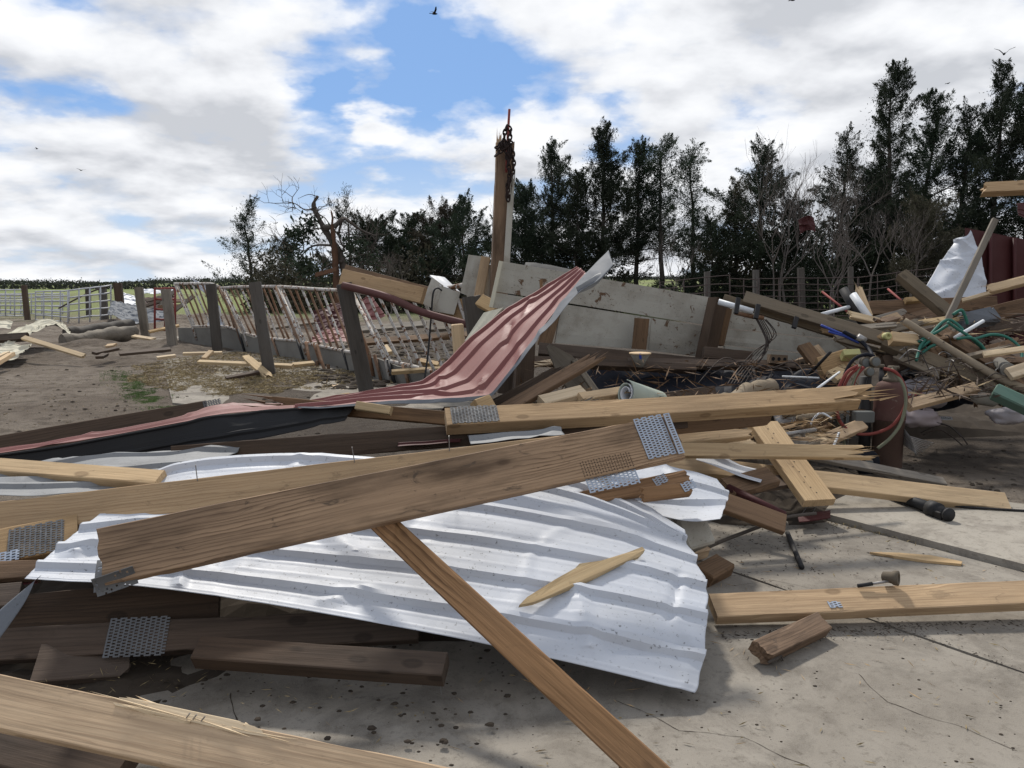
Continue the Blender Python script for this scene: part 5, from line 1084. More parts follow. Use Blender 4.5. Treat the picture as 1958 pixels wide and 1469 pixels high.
tube('steel_pipe', 'short rusty steel pipe lying alone on the concrete', 'pipe', [PZ(1506, 1020, .014), PZ(1533, 1085, .014)], .014, M['black'], 10)
# beams under the sheet, their wood darkened to carry the shade there
u1 = board('shade_toned_beam', 'tan beam toned dark for the shade beneath the large white sheet', 'lumber', PZ(-60, 1238, .12), PZ(800, 1196, .16), .12, .06, 40, 'dark', 'cut', 'cut')
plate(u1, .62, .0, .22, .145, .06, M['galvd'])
u2 = board('shade_toned_beam', 'dark squared beam with two nails hanging from its end beneath the sheet', 'lumber', PZ(380, 1246, .15), PZ(852, 1281, .15), .095, .065, 62, 'dark', 'cut', 'cut')
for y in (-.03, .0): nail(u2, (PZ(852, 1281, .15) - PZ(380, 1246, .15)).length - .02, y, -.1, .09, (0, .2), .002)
board('shade_toned_beam', 'dark board deep in the shade under the folded sheet corner', 'lumber', PZ(20, 1185, .2), PZ(420, 1150, .22), .18, .04, 35, 'dark')
board('shade_toned_beam', 'dark plank stub on the ground under the plated shaded beam', 'lumber', PZ(70, 1275, .08), PZ(260, 1262, .06), .16, .05, 60, 'dark', 'cut', 'split')
# left edge stack
for a, b, w, t, m, lb in [((-70, 1062, 2.98), (150, 1018, 3.12), .17, .04, 'tan', 'tan plated board at the left edge of the large white sheet'), ((-70, 1098, 2.9), (78, 1092, 2.94), .08, .05, 'brown', 'brown board edge below the tan plated board'), ((-60, 1150, 2.8), (40, 1140, 2.85), .1, .05, 'dark', 'dark board below the folded sheet corner')]:
    q = bd('stacked_board', lb, a, b, w, t, 50, m)
    if w == .17: plate(q, .26, -.01, .2, .15, .04, M['galvd']); plate(q, .16, -.07, .09, .05, .04, M['galv'], z=.026)
bent('red_metal_scrap', 'dark red sheet edge under the brown board at the left', [[(-60, 1130, 2.85), (72, 1115, 2.9)], [(-60, 1105, 2.95), (80, 1098, 2.98)]], M['redd'], M['redd'], rib=0, nu=12, nv=8)
bent('corrugated_sheet', 'small galvanised corrugated sheet leaning behind the upper tan beam', [[(20, 1045, 3.05), (130, 1020, 3.2)], [(50, 1008, 3.3), (150, 1002, 3.3)]], M['galvd'], M['galvd'], pitch=.05, rib=.008, width=.3, nu=20, nv=40)

# ------------------------------------------------------------------ small things on the concrete
tl = empty('ball_hitch_tool', P(1680, 1120, 3.5)); tag(tl, 'dusty steel socket tool with a short handle resting on the stud', 'tool')
h0 = on(1640, 1128, .018); h1 = on(1700, 1124, .03)
V, F = tube_vf([h0, h0.lerp(h1, .45)], .009, 8); link('grip', V, F, M['black'], tl, None, True)
V, F = tube_vf([h0.lerp(h1, .45), h1], .006, 8); link('shaft', V, F, M['steelrod'], tl, None, True)
dx = (h1 - h0).normalized(); hd = h1 + dx * .02
V, F = lathe_vf([(.012, -.05), (.022, -.045), (.026, -.01), (.032, 0), (.033, .018), (.02, .02), (.018, .0)], 14)
q = (Vector((.75, -.6, .1))).to_track_quat('Z', 'Y').to_matrix().to_4x4(); q.translation = hd + Vector((0, 0, .012))
link('head', V, F, M['brass'], tl, q, True)
hp_ = empty('drain_pipe', PZ(1760, 965, .04)); tag(hp_, 'black pipe with a clamped end lying under the long fresh stud', 'pipe')
a, b = PZ(1660, 928, .07), PZ(1812, 984, .075); V, F = tube_vf([a, b], .035, 14); link('pipe', V, F, M['black'], hp_, None, True)
V, F = tube_vf([a.lerp(b, .8), a.lerp(b, .9)], .05, 14); link('clamp', V, F, M['black'], hp_, None, True)
V, F = tube_vf([b, b + (b - a).normalized() * .015], .042, 14); link('rim', V, F, M['black'], hp_, None, True)
block('clamp_ear', '', '', a.lerp(b, .82) + Vector((0, -.06, -.01)), a.lerp(b, .9) + Vector((0, -.06, -.01)), .05, .05, 40, M['black'], parent=hp_)
tube('cable', 'thin black cable trailing off over the concrete beside the pipe', 'cable', [PZ(1788, 962, .05), PZ(1850, 970, .045), PZ(1980, 978, .042)], .008, M['black'], 6, sm=4)
slab4('red_tag_plate', 'bent red metal plate under the end of the nail hole board', 'metal plate', [P(1525, 985, 4.6), P(1588, 975, 4.66), P(1588, 990, 4.55), P(1528, 998, 4.5)], .006, M['redd'])
tube('red_pipe', 'red pipe slanting down beneath the lumber beside the grey board', 'pipe', [P(1392, 932, 4.45), P(1500, 985, 4.2)], .022, M['redd'], 10)
tube('dead_branch', 'thin dead branch lying along the dirt at the slab edge', 'branch', [PZ(1320, 1062, .03), PZ(1380, 1035, .06), PZ(1440, 1012, .09), PZ(1500, 990, .12), PZ(1560, 982, .12)], .011, M['bark'], 6, sm=4)
bxx = block('white_carton', 'pale box crushed under the torn white sheet', 'box', P(1285, 1030, 3.75), P(1338, 1016, 3.85), .17, .18, (.2, -.8, .5), M['wall'])
block('wood_chunk', 'muddy brown wood chunk at the corner of the large white sheet', 'wood', PZ(1342, 1105, .04), PZ(1384, 1082, .04), .1, .08, 60, W['brown'], jit=.006)
block('wood_chunk', 'clod-caked chunk of wood above the muddy brown one', 'wood', PZ(1308, 1062, .06), PZ(1346, 1050, .06), .07, .06, 60, W['tan'], jit=.008)

# ------------------------------------------------------------------ gas cylinder with its hoses
D = 6.05
base = PZ(1694, 896, 0.0); tk = empty('gas_cylinder', base); tag(tk, 'rust-red welding gas cylinder with regulators standing in the debris', 'gas cylinder')
T = Matrix.Translation(base)
V, F = lathe_vf([(.10, 0), (.112, .012), (.114, .03), (.114, .38), (.118, .385), (.118, .395)], 28); link('lower_shell', V, F, M['tankbrown'], tk, T, True).data.set_sharp_from_angle(angle=R(40))
V, F = lathe_vf([(.116, .395), (.121, .40), (.121, .44), (.119, .45), (.118, .62), (.112, .655), (.095, .685), (.065, .70), (.06, .70)], 28); link('upper_shell', V, F, M['tankred'], tk, T, True).data.set_sharp_from_angle(angle=R(40))
V, F = lathe_vf([(.06, .699), (.062, .70), (.062, .725), (.035, .73), (.032, .79), (.036, .795), (.03, .82)], 18); link('neck', V, F, M['brass'], tk, T, True)
V, F = tube_vf([base + Vector((-.03, 0, .81)), base + Vector((.05, -.01, .81))], .012, 8); link('valve_handle', V, F, M['brass'], tk, None, True)
def gauge(c, r):
    q = Vector((.1, -1, .15)).to_track_quat('Z', 'Y').to_matrix().to_4x4(); q.translation = c
    V, F = lathe_vf([(r * .8, -.03), (r, -.025), (r, .0), (r * .9, .006), (r * .85, .004)], 18); o = link('gauge', V, F, M['brass'], tk, q, True); V, F = lathe_vf([(r * .8, .0045), (r * .8, .006), (r * .78, .0065)], 18); link('dial', V, F, M['greyb'], o, None, True); return o
gauge(P(1656, 694, D - .05), .042); gauge(P(1675, 692, D - .08), .042); gauge(P(1664, 711, D - .12), .038)
V, F = tube_vf(spline([P(1664, 714, D - .1), P(1660, 735, D - .1), P(1650, 760, D - .08)], 4), .016, 8); link('regulator_stem', V, F, M['black'], tk, None, True)
V, F = tube_vf([P(1652, 700, D), P(1690, 700, D + .03)], .014, 8); link('manifold', V, F, M['brass'], tk, None, True)
rod = empty('cylinder_cart', P(1655, 890, D + .1)); tag(rod, 'dark steel cylinder cart post with grey box beside the red cylinder', 'cart')
V, F = tube_vf([P(1652, 895, D + .12), P(1655, 720, D + .1)], .045, 12); link('dark_cylinder', V, F, M['black'], rod, None, True)
block('control_box', '', '', P(1632, 797, D - .12), P(1669, 797, D - .12), .085, .07, 0, M['greyb'], parent=rod)
for x in (1607, 1618): 
    V, F = tube_vf([P(x, 900, D + .02), P(x + 4, 760, D + .02)], .012, 8); link('handle_tube', V, F, M['greyb'], rod, None, True)
V, F = lathe_vf([(.04, -.02), (.09, -.025), (.1, -.015), (.1, .015), (.09, .025), (.04, .02)], 20); q = Vector((.2, -1, 0)).to_track_quat('Z', 'Y').to_matrix().to_4x4(); q.translation = P(1658, 885, D - .15); wh = link('wheel', V, F, M['rubber'], rod, q, True); V, F = lathe_vf([(.012, -.028), (.038, -.024), (.038, .024), (.012, .028)], 14); link('hub', V, F, M['greyb'], wh, None, True)
tube('welding_hose', 'red welding hose looping low in front of the cylinder', 'hose', [P(1690, 705, D - .1), P(1712, 712, D - .16), P(1728, 735, D - .18), P(1733, 765, D - .2), P(1722, 795, D - .2), P(1700, 818, D - .2), P(1665, 830, D - .2), P(1630, 827, D - .2), P(1606, 806, D - .2), P(1599, 775, D - .2), P(1603, 745, D - .18), P(1620, 712, D - .15), P(1640, 700, D - .1)], .0125, M['hosered'], 8, sm=6)
tube('welding_hose', 'grey-green welding hose hanging in a long loop beside the cylinder', 'hose', [P(1704, 705, D - .12), P(1726, 735, D - .2), P(1732, 770, D - .22), P(1722, 810, D - .22), P(1702, 838, D - .22), P(1678, 858, D - .2)], .0125, M['hosegreen'], 8, sm=6)
tube('welding_hose', 'dark hose arching over the top of the regulators', 'hose', [P(1612, 745, D), P(1616, 715, D), P(1632, 688, D), P(1655, 678, D), P(1672, 682, D)], .014, M['rubber'], 8, sm=6)
for i, (pts, mt, lb) in enumerate([([(1646, 700), (1625, 718), (1612, 745), (1608, 775)], 'hosered', 'red hose strand dropping left of the regulators'), ([(1652, 702), (1636, 722), (1628, 750), (1618, 780)], 'hosered', 'second red hose strand between the hanging hoses'),
     ([(1645, 698), (1632, 730), (1622, 765)], 'hosegreen', 'grey-green hose strand hanging among the red strands'), ([(1600, 770), (1602, 800), (1612, 830), (1616, 880)], 'hosegreen', 'grey-green hose running down to the ground left of the cart')]):
    tube('hose_strand', lb, 'hose', [P(x, y, D - .12) for x, y in pts], .012, M[mt], 7, sm=5)
for i in range(11):
    a = random.uniform(-.1, 1); tube('wire_rod', 'thin steel rod in the fan of rods right of the cylinder', 'rod', [P(1722, 812 + i * 3.4, 6.1), P(1740 + i * 1.0, 835 + i * 3, 5.95), PZ(1785 - i * 3.5, 848 + i * 2.6, .015)], .0045, M['steelrod'], 5, 'fan of steel rods by the cylinder')
for i, pts in enumerate([[(1760, 828), (1800, 812), (1830, 825), (1850, 850)], [(1765, 832), (1795, 822), (1820, 835), (1840, 852)], [(1790, 808), (1815, 815), (1838, 835)]]):
    tube('curved_wire', 'dark springy wire arching over the dirt right of the rods', 'wire', [P(x, y, 6.6 - i * .1) for x, y in pts], .006, M['wire'], 5, 'springy wires by the cylinder', sm=5)
# sacks
def sack(name, label, c, s, mat, seed, cat='sack'):
    n = 18; V = []; F = []
    for j in range(n + 1):
        for i in range(n * 2):
            th = math.pi * j / n; ph = math.pi * i / n
            p = Vector((math.sin(th) * math.cos(ph), math.sin(th) * math.sin(ph), math.cos(th)))
            p = Vector([math.copysign(abs(v) ** .75, v) for v in p]); q = 1 + .22 * mnoise.noise(p * 1.6 + Vector((seed, 0, 0))) + .10 * mnoise.noise(p * 4.5 + Vector((0, seed, 0)))
            V.append(Vector((p.x * s[0] * q, p.y * s[1] * q, p.z * s[2] * q)))
    for j in range(n):
        for i in range(n * 2): F.append((j * 2 * n + i, j * 2 * n + (i + 1) % (2 * n), (j + 1) * 2 * n + (i + 1) % (2 * n), (j + 1) * 2 * n + i))
    o = link(name, V, F, mat, None, Matrix.Translation(c), True); tag(o, label, cat); return o
sack('feed_sack', 'grey and red printed feed sack slumped behind the cylinder', P(1762, 752, 6.7), (.2, .15, .13), M['sack'], 3)
sack('torn_bag', 'torn pinkish plastic bag on the dirt right of the cylinder', P(1760, 800, 6.5), (.15, .12, .07), M['bag'], 9, 'bag')
slab4('torn_bag_flap', 'loose pinkish flap of plastic beside the torn bag', 'plastic', [P(1770, 770, 6.6), P(1792, 795, 6.5), P(1775, 810, 6.4), P(1758, 800, 6.45)], .003, M['bag'], wob=.04)
pl_ = empty('printed_strip', PZ(1798, 800, .2)); tag(pl_, 'narrow white strip of printed paper lying right of the cylinder', 'paper')
c = [P(1780, 796, 6.9), P(1820, 797, 6.9), P(1822, 803, 6.85), P(1782, 802, 6.85)]; slab4('paper', '', '', c, .002, M['paper'], parent=pl_, k=6)
V, F = [], []
tl_, tr_, bl_ = Vector(c[0]), Vector(c[1]), Vector(c[3]); ex = tr_ - tl_; ey = bl_ - tl_; nn_ = ex.cross(ey).normalized(); nn_ = nn_ if nn_.dot(CAM - tl_) > 0 else -nn_
for k in range(9):        # unreadable dark glyphs
    for (u0, u1, v0, v1) in ((.06 + k * .1, .085 + k * .1, .25 if k % 3 == 0 else .4, .75), (.085 + k * .1, .115 + k * .1, .4 + .2 * (k % 2), .55 + .2 * (k % 2))):
        b = len(V); V += [tl_ + ex * u + ey * v + nn_ * .003 for u, v in ((u0, v0), (u1, v0), (u1, v1), (u0, v1))]; F.append((b, b + 1, b + 2, b + 3))
kind(link('print', V, F, M['ink'], pl_), 'stuff')
# ------------------------------------------------------------------ right-hand heap
for a, b, w, t, ang, m, e0, e1, lb in [
    ((1423, 569, 7.45), (1700, 652, 7.0), .115, .06, 25, 'olive', 'cut', 'cut', 'long grey-brown beam with rounded end slanting across the heap'),
    ((1383, 571, 7.55), (1640, 652, 7.25), .085, .06, 5, 'olive', 'cut', 'cut', 'second grey-brown beam bolted under the rounded one'),
    ((1690, 655, 6.9), (1985, 775, 6.2), .12, .09, 30, 'olive', 'cut', 'cut', 'weathered brown beam running down over the navy tarp'),
    ((1700, 668, 7.0), (1985, 792, 6.3), .12, .06, 20, 'dark', 'cut', 'cut', 'dark beam tucked under the weathered brown one'),
    ((1800, 636, 6.9), (1975, 742, 6.3), .13, .05, 45, 'brown', 'cut', 'cut', 'reddish brown plank sloping down beside the peeled pole'),
    ((1722, 526, 8.0), (1822, 608, 7.6), .12, .1, 30, 'olive', 'cut', 'cut', 'olive squared timber tilted in front of the white upright sheet'),
    ((1903, 420, 7.6), (1796, 645, 7.2), .055, .04, 20, 'grey', 'cut', 'cut', 'slender stick leaning up across the white upright sheet'),
    ((1662, 590, 8.6), (1905, 580, 8.4), .15, .06, 15, 'brown', 'cut', 'cut', 'brown beam lying level behind the slanted timbers'),
    ((1730, 576, 8.5), (1768, 572, 8.5), .06, .05, 40, 'fresh', 'cut', 'cut', 'small pale block on top of the level brown beam'),
    ((1668, 620, 8.0), (1738, 600, 8.1), .14, .04, 35, 'grey', 'cut', 'split', 'grey board end among the slanted timbers'),
    ((1730, 612, 8.0), (1800, 594, 8.1), .12, .04, 35, 'brown', 'cut', 'spike', 'splintered grey-brown board beside the grey board end'),
    ((1650, 636, 7.6), (1710, 640, 7.5), .14, .08, 30, 'brown', 'cut', 'cut', 'rusty brown timber end beside the white pipe'),
    ((1640, 548, 8.0), (1662, 606, 7.8), .06, .05, 20, 'fresh', 'spike', 'cut', 'pale split stake sticking up beside the white pipe'),
    ((1702, 648, 6.8), (1752, 654, 6.8), .1, .09, 35, 'fresh', 'cut', 'cut', 'pale sawn block end poking out of the heap'),
    ((1880, 678, 6.3), (1985, 664, 6.2), .05, .03, 45, 'pale', 'cut', 'cut', 'thin pale lath crossing the green hose'),
    ((1885, 604, 8.0), (1985, 580, 8.0), .16, .06, 25, 'brown', 'cut', 'cut', 'dark brown board before the red wall'),
    ((1840, 575, 8.0), (1985, 536, 7.8), .04, .03, 40, 'pale', 'cut', 'cut', 'thin pale pole rising to the red wall'),
    ((1880, 556, 7.8), (1985, 530, 7.7), .09, .05, 40, 'fresh', 'spike', 'cut', 'splintered pale board before the red wall'),
    ((1890, 632, 7.6), (1985, 616, 7.6), .15, .05, 25, 'dark', 'cut', 'cut', 'dark red-brown board low before the red wall'),
    ((1900, 655, 7.0), (1985, 700, 6.6), .12, .05, 40, 'dark', 'cut', 'cut', 'dark plank under the green hose loop'),
    ((1536, 662, 7.4), (1578, 715, 7.1), .13, .06, 25, 'brown', 'cut', 'cut', 'brown board leaning beside the holed bricks'),
    ((1556, 664, 7.5), (1590, 706, 7.3), .1, .04, 25, 'tan', 'cut', 'cut', 'tan board leaning behind the brown one by the bricks'),
    ((1566, 705, 6.9), (1622, 688, 6.9), .17, .12, 30, 'tan', 'cut', 'cut', 'squat tan block beside the black lever'),
    ((1590, 722, 6.7), (1620, 708, 6.8), .12, .05, 45, 'pale', 'cut', 'cut', 'pale board corner below the squat tan block'),
    ((1690, 700, 6.9), (1725, 690, 6.9), .16, .1, 20, 'dark', 'cut', 'cut', 'dark timber stub above the navy tarp'),
    ((1928, 716, 6.2), (1985, 698, 6.2), .1, .05, 45, 'pale', 'cut', 'cut', 'pale rounded board behind the open pipe')]:
    bd('heap_board', lb, a, b, w, t, ang, m, e0, e1)
for i in range(60):        # nameless scrap filling the heap
    x = random.uniform(1670, 1960); y = 618 + (x - 1670) * .28 + random.uniform(-10, 75); dd = random.uniform(7.2, 8.2) - (y - 600) / 160
    an = random.gauss(-.1, .5); l = random.uniform(30, 95)
    bd('scrap_board', 'splintered scrap of board in the tangle around the green hose', (x, y, dd), (x + l * math.cos(an), y - l * math.sin(an) * .6, dd + random.uniform(-.3, .3)), random.uniform(.03, .12), random.uniform(.015, .05), random.uniform(20, 70), random.choice(('dark', 'brown', 'grey', 'grey', 'tan', 'brown')), 'split', random.choice(('spike', 'split', 'cut')), group='scrap boards around the green hose')
for i in range(38):        # scrap between the long beam and the nail hole board
    x = random.uniform(1310, 1560); y = random.uniform(775, 858); dd = 5.45 + (858 - y) / 60
    an = random.gauss(.1, .5); l = random.uniform(20, 75)
    bd('scrap_board', 'small broken stick in the litter between long beam and nail hole board', (x, y, dd), (x + l * math.cos(an), y - l * math.sin(an) * .6, dd + random.uniform(-.2, .2)), random.uniform(.015, .07), random.uniform(.01, .035), random.uniform(20, 70), random.choice(('dark', 'brown', 'grey', 'tan', 'dark', 'grey')), 'split', random.choice(('spike', 'split', 'cut')), group='sticks littered behind the lumber')
# dark mound of rubble that carries the heap
def mound(name, label, x0, x1, y0, y1, h, mat, seed=0, nx=46, ny=30):
    V = []; F = []
    for j in range(ny):
        for i in range(nx):
            u, v = i / (nx - 1), j / (ny - 1); x = x0 + (x1 - x0) * u; y = y0 + (y1 - y0) * v
            e = (math.sin(math.pi * u) * math.sin(math.pi * v)) ** .6
            V.append((x, y, -.06 + h * e * (.65 + .5 * mnoise.noise((x * .9, y * .9, seed))) + .05 * e * mnoise.noise((x * 5, y * 5, seed)) + .03 * e * mnoise.noise((x * 12, y * 12, seed))))
    for j in range(ny - 1):
        for i in range(nx - 1): a = j * nx + i; F.append((a, a + 1, a + nx + 1, a + nx))
    o = link(name, V, F, mat); kind(o, 'stuff'); o['label'] = label; o['category'] = 'rubble'; return o
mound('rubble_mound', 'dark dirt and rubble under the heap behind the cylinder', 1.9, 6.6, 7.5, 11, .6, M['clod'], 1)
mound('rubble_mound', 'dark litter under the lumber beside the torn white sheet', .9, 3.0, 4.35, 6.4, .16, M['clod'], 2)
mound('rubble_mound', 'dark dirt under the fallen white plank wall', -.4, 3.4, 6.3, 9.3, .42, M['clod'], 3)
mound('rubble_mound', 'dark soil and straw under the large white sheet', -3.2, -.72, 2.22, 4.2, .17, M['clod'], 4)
mound('rubble_mound', 'dark mound added to block light below the large white sheet', -3.2, .85, 2.98, 4.6, .40, M['clod'], 8)  # added mound: stops light coming in behind the sheet, darkens the gap
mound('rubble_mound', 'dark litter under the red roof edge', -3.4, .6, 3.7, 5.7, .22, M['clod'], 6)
mound('rubble_mound', 'low muddy rubble bank under the bent white sheets', -12.5, -6.0, 14.3, 20.5, .30, M['ground'], 5)
mound('rubble_mound', 'muddy bank under the crumpled sheets behind the red gate', -16, -7, 24, 34, .5, M['ground'], 7)
# peeled pole, pipes
tube('peeled_pole', 'knobbly peeled pole sloping down across the heap to the right', 'pole', [P(1728, 614, 6.85), P(1790, 652, 6.7), P(1850, 688, 6.5), P(1910, 722, 6.3), P(1985, 756, 6.1)], [.03, .032, .036, .036, .04] if False else .033, M['log'], 10, sm=6)
tube('white_pipe', 'white plastic pipe angled up beside the pale split stake', 'pipe', [P(1631, 563, 7.8), P(1668, 618, 7.6)], .036, M['pvc'], 14)
tube('white_pipe', 'white plastic pipe poking out behind the rounded beam end', 'pipe', [P(1570, 602, 7.7), P(1625, 587, 7.9)], .02, M['pvc'], 10)
tube('white_pipe', 'white plastic pipe strapped to the two grey-brown beams', 'pipe', [P(1374, 577, 7.42), P(1440, 596, 7.3)], .028, M['pvc'], 12)
tube('white_pipe', 'thin white tube lying over the green hose', 'pipe', [P(1826, 646, 6.7), P(1880, 614, 6.9)], .016, M['pvc'], 10)
tube('white_pipe', 'thin white marked rod lying above the cut log', 'pipe', [P(1496, 720, 6.6), P(1566, 723, 6.6)], .008, M['pvc'], 8)
tube('white_pipe', 'pale thin tube slanting down to the splintered beam', 'pipe', [P(1605, 712, 6.3), P(1556, 748, 5.6)], .009, M['pvc'], 8)
tube('black_pipe', 'black pipe leaning beside the white plastic pipe', 'pipe', [P(1612, 553, 8.0), P(1652, 622, 7.8)], .045, M['black'], 12)
tube('metal_strap', 'rusty strap bolted under the white strapped pipe', 'strap', [P(1405, 598, 7.35), P(1440, 606, 7.3), P(1460, 608, 7.3)], .02, M['rust'], 8)
for i, x in enumerate((1412, 1450, 1523)): block('bracket', 'small dark iron bracket clamped on the grey-brown beams', 'bracket', P(x, 570 + (x - 1412) * .33, 7.2), P(x - 5, 600 + (x - 1412) * .25, 7.15), .04, .03, 10, M['black'], 'iron brackets on the bolted beams')
op = empty('open_pipe', P(1925, 712, 6.2)); tag(op, 'short open grey pipe end facing out of the heap', 'pipe')
q = Vector((-.35, -1, -.1)).to_track_quat('Z', 'Y').to_matrix().to_4x4(); q.translation = P(1922, 703, 6.35)
V, F = lathe_vf([(.035, -.2), (.05, -.2), (.05, .1), (.042, .1), (.04, -.15)], 20); link('pipe_wall', V, F, M['bunk'], op, q, True).data.set_sharp_from_angle(angle=R(40))
V, F = lathe_vf([(.0505, .08), (.055, .082), (.055, .1), (.0505, .102)], 20); link('rim', V, F, M['bunk'], op, q, True)
rc = empty('yellow_fitting', P(1698, 643, 6.8)); tag(rc, 'pale yellow round pipe fitting on the weathered brown beam', 'fitting')
q = Vector((.0, -1, .1)).to_track_quat('Z', 'Y').to_matrix().to_4x4(); q.translation = P(1698, 643, 6.75)
V, F = lathe_vf([(.02, -.05), (.032, -.05), (.034, 0), (.028, .012), (.014, .012), (.012, 0)], 16); link('collar', V, F, M['yellow'], rc, q, True)
V, F = lathe_vf([(.012, -.09), (.02, -.09), (.02, -.05), (.012, -.05)], 12); link('stem', V, F, M['brass'], rc, q, True)
# green garden hose
hz_pts = [(1752, 690), (1760, 662), (1775, 645), (1800, 618), (1815, 612), (1830, 620), (1845, 635), (1860, 648), (1895, 640), (1925, 645), (1950, 665), (1953, 690), (1940, 712), (1930, 718)]
tube('garden_hose', 'teal garden hose looping wide over the heap', 'hose', [P(x, y, 6.9 - (y - 610) * .004) for x, y in hz_pts], .013, M['teal'], 8, sm=6)
for i, (pts, lb) in enumerate([([(1755, 655), (1770, 645), (1790, 636), (1812, 622)], 'teal hose strand running up from the coil'), ([(1758, 668), (1774, 655), (1785, 648)], 'short teal hose strand at the left of the coil'), ([(1760, 678), (1778, 664), (1800, 655)], 'teal hose strand beneath the peeled pole'), ([(1812, 616), (1835, 632), (1855, 645), (1880, 668)], 'teal hose strand crossing the thin white tube'), ([(1830, 648), (1856, 646), (1876, 660), (1884, 672)], 'teal hose strand bending down at right'), ([(1822, 602), (1838, 593), (1846, 606), (1850, 620)], 'teal hose loop below the white upright sheet')]):
    tube('hose_strand', lb, 'hose', [P(x, y, 6.75 - i * .03) for x, y in pts], .013, M['teal'], 7, sm=5)
block('plastic_crate', 'crushed grey plastic tub behind the teal hose', 'tub', P(1838, 615, 7.4), P(1900, 605, 7.4), .14, .14, 30, M['flash'], jit=.02)
block('metal_bin', 'pale green metal box at the lower end of the peeled pole', 'box', P(1900, 748, 6.0), P(1990, 790, 5.8), .10, .1, 30, M['tealbox'], jit=.004)
tube('white_canister', 'dirty white plastic canister lying under the weathered beam', 'canister', [P(1862, 756, 6.4), P(1870, 757, 6.4), P(1902, 762, 6.35), P(1908, 763, 6.35)], [.05, .072, .072, .05], M['wall'], 16)
sack('crumpled_bag', 'white crumpled bag showing under the dark beam', P(1848, 735, 6.7), (.09, .08, .05), M['paper'], 15, 'bag')
sack('crumpled_bag', 'grey crumpled bag on the dirt beside the green metal box', P(1925, 795, 6.1), (.13, .1, .06), M['sack'], 22, 'bag')
sack('crumpled_bag', 'white crumpled plastic behind the splintered long beam', P(1500, 785, 6.0), (.09, .07, .10), M['paper'], 31, 'bag')
sack('crumpled_bag', 'pale grey plastic in the litter left of the nail hole board', P(1345, 800, 5.6), (.08, .06, .05), M['paper'], 37, 'bag')
cu = empty('blue_cup', P(1370, 812, 5.5)); tag(cu, 'small pale blue cup lying in the litter behind the lumber', 'cup')
q = Vector((.8, -.5, .3)).to_track_quat('Z', 'Y').to_matrix().to_4x4(); q.translation = P(1366, 812, 5.5)
V, F = lathe_vf([(.022, 0), (.026, .002), (.034, .08), (.032, .08), (.024, .006)], 16); link('body', V, F, M['cyan'], cu, q, True)
V, F = lathe_vf([(.034, .078), (.037, .079), (.037, .085), (.034, .086)], 16); link('rim', V, F, M['cyan'], cu, q, True)
# log, bricks, tub, roll
log('cut_log', 'pale cut log lying behind the splintered long beam', P(1380, 772, 6.2), P(1474, 738, 6.7), .075, M['log'])
def brick(label, a, b, up):
    root = empty('holed_brick', a); tag(root, label, 'brick'); mw = frame(a, b, up); L = (b - a).length; h, t = .085, .1; n = 3
    V, F = box_vf(0, L, -h / 2, h / 2, -t, 0); link('body', V, F, M['brick'], root, mw)
    for k in range(n):
        cx = L * (k + .5) / n; V = [(cx + .017 * math.cos(q * math.pi / 5), .02 * math.sin(q * math.pi / 5), .0015) for q in range(10)]; o = link('core_hole', V, [tuple(range(10))], M['ink'], root, mw)
brick('tan cored brick standing on edge below the white plank wall', P(1473, 686, 7.6), P(1506, 688, 7.6), (0, -1, .1))
brick('tan cored brick tilted beside the leaning brown board', P(1521, 698, 7.4), P(1548, 692, 7.3), (.1, -1, .1))
block('yellow_tub', 'pale yellow plastic tub tipped behind the regulators', 'tub', P(1610, 680, 6.8), P(1642, 678, 6.8), .06, .1, 40, M['yellow'])
tube('black_lever', 'black lever handle sticking up beside the holed bricks', 'lever', [P(1548, 715, 6.9), P(1572, 690, 6.8), P(1588, 673, 6.7)], .014, M['black'], 8)
rl = empty('rolled_liner', P(1190, 745, 5.3)); tag(rl, 'rolled sheet of white and pale green liner lying open-ended in the pile', 'roll')
a, b = P(1196, 752, 5.2), P(1262, 772, 5.9); ax = (b - a).normalized(); u = Vector((0, 0, 1)); u = (u - ax * u.dot(ax)).normalized(); v = ax.cross(u)
def spiral(r0, r1, turns, n=60):
    return [(r0 + (r1 - r0) * k / n, 2 * math.pi * turns * k / n) for k in range(n + 1)]
V = []; F = []
sp_ = spiral(.07, .028, 2.2)
for r, th in sp_:
    o_ = u * (math.cos(th) * r * 1.25) + v * (math.sin(th) * r * .85); V += [a + o_, b + o_]
for k in range(len(sp_) - 1): F.append((2 * k, 2 * k + 1, 2 * k + 3, 2 * k + 2))
ro = link('outer_wrap', V[:60], F[:29], M['liner'], rl, None, True); ri = link('inner_wrap', V[56:], [tuple(i - 56 for i in f) for f in F[28:]], M['paper'], rl, None, True)
for o in (ro, ri): md = o.modifiers.new('thickness', 'SOLIDIFY'); md.thickness = .006
fn = empty('white_funnel', P(1222, 678, 7.5)); tag(fn, 'white and blue plastic funnel stuck under the white plank wall', 'funnel')
V, F = lathe_vf([(.03, -.1), (.07, -.02), (.095, .02), (.095, .03), (.09, .03)], 16); q = Matrix.Translation(P(1224, 682, 7.4)); link('cone', V, F, M['wall'], fn, q, True)
V, F = lathe_vf([(.096, .022), (.105, .024), (.105, .036), (.096, .038)], 16); link('rim', V, F, W['fresh'], fn, q, True)
block('blue_label', '', '', P(1224, 676, 7.30), P(1225, 687, 7.31), .02, .004, 0, M['blue'], parent=fn)
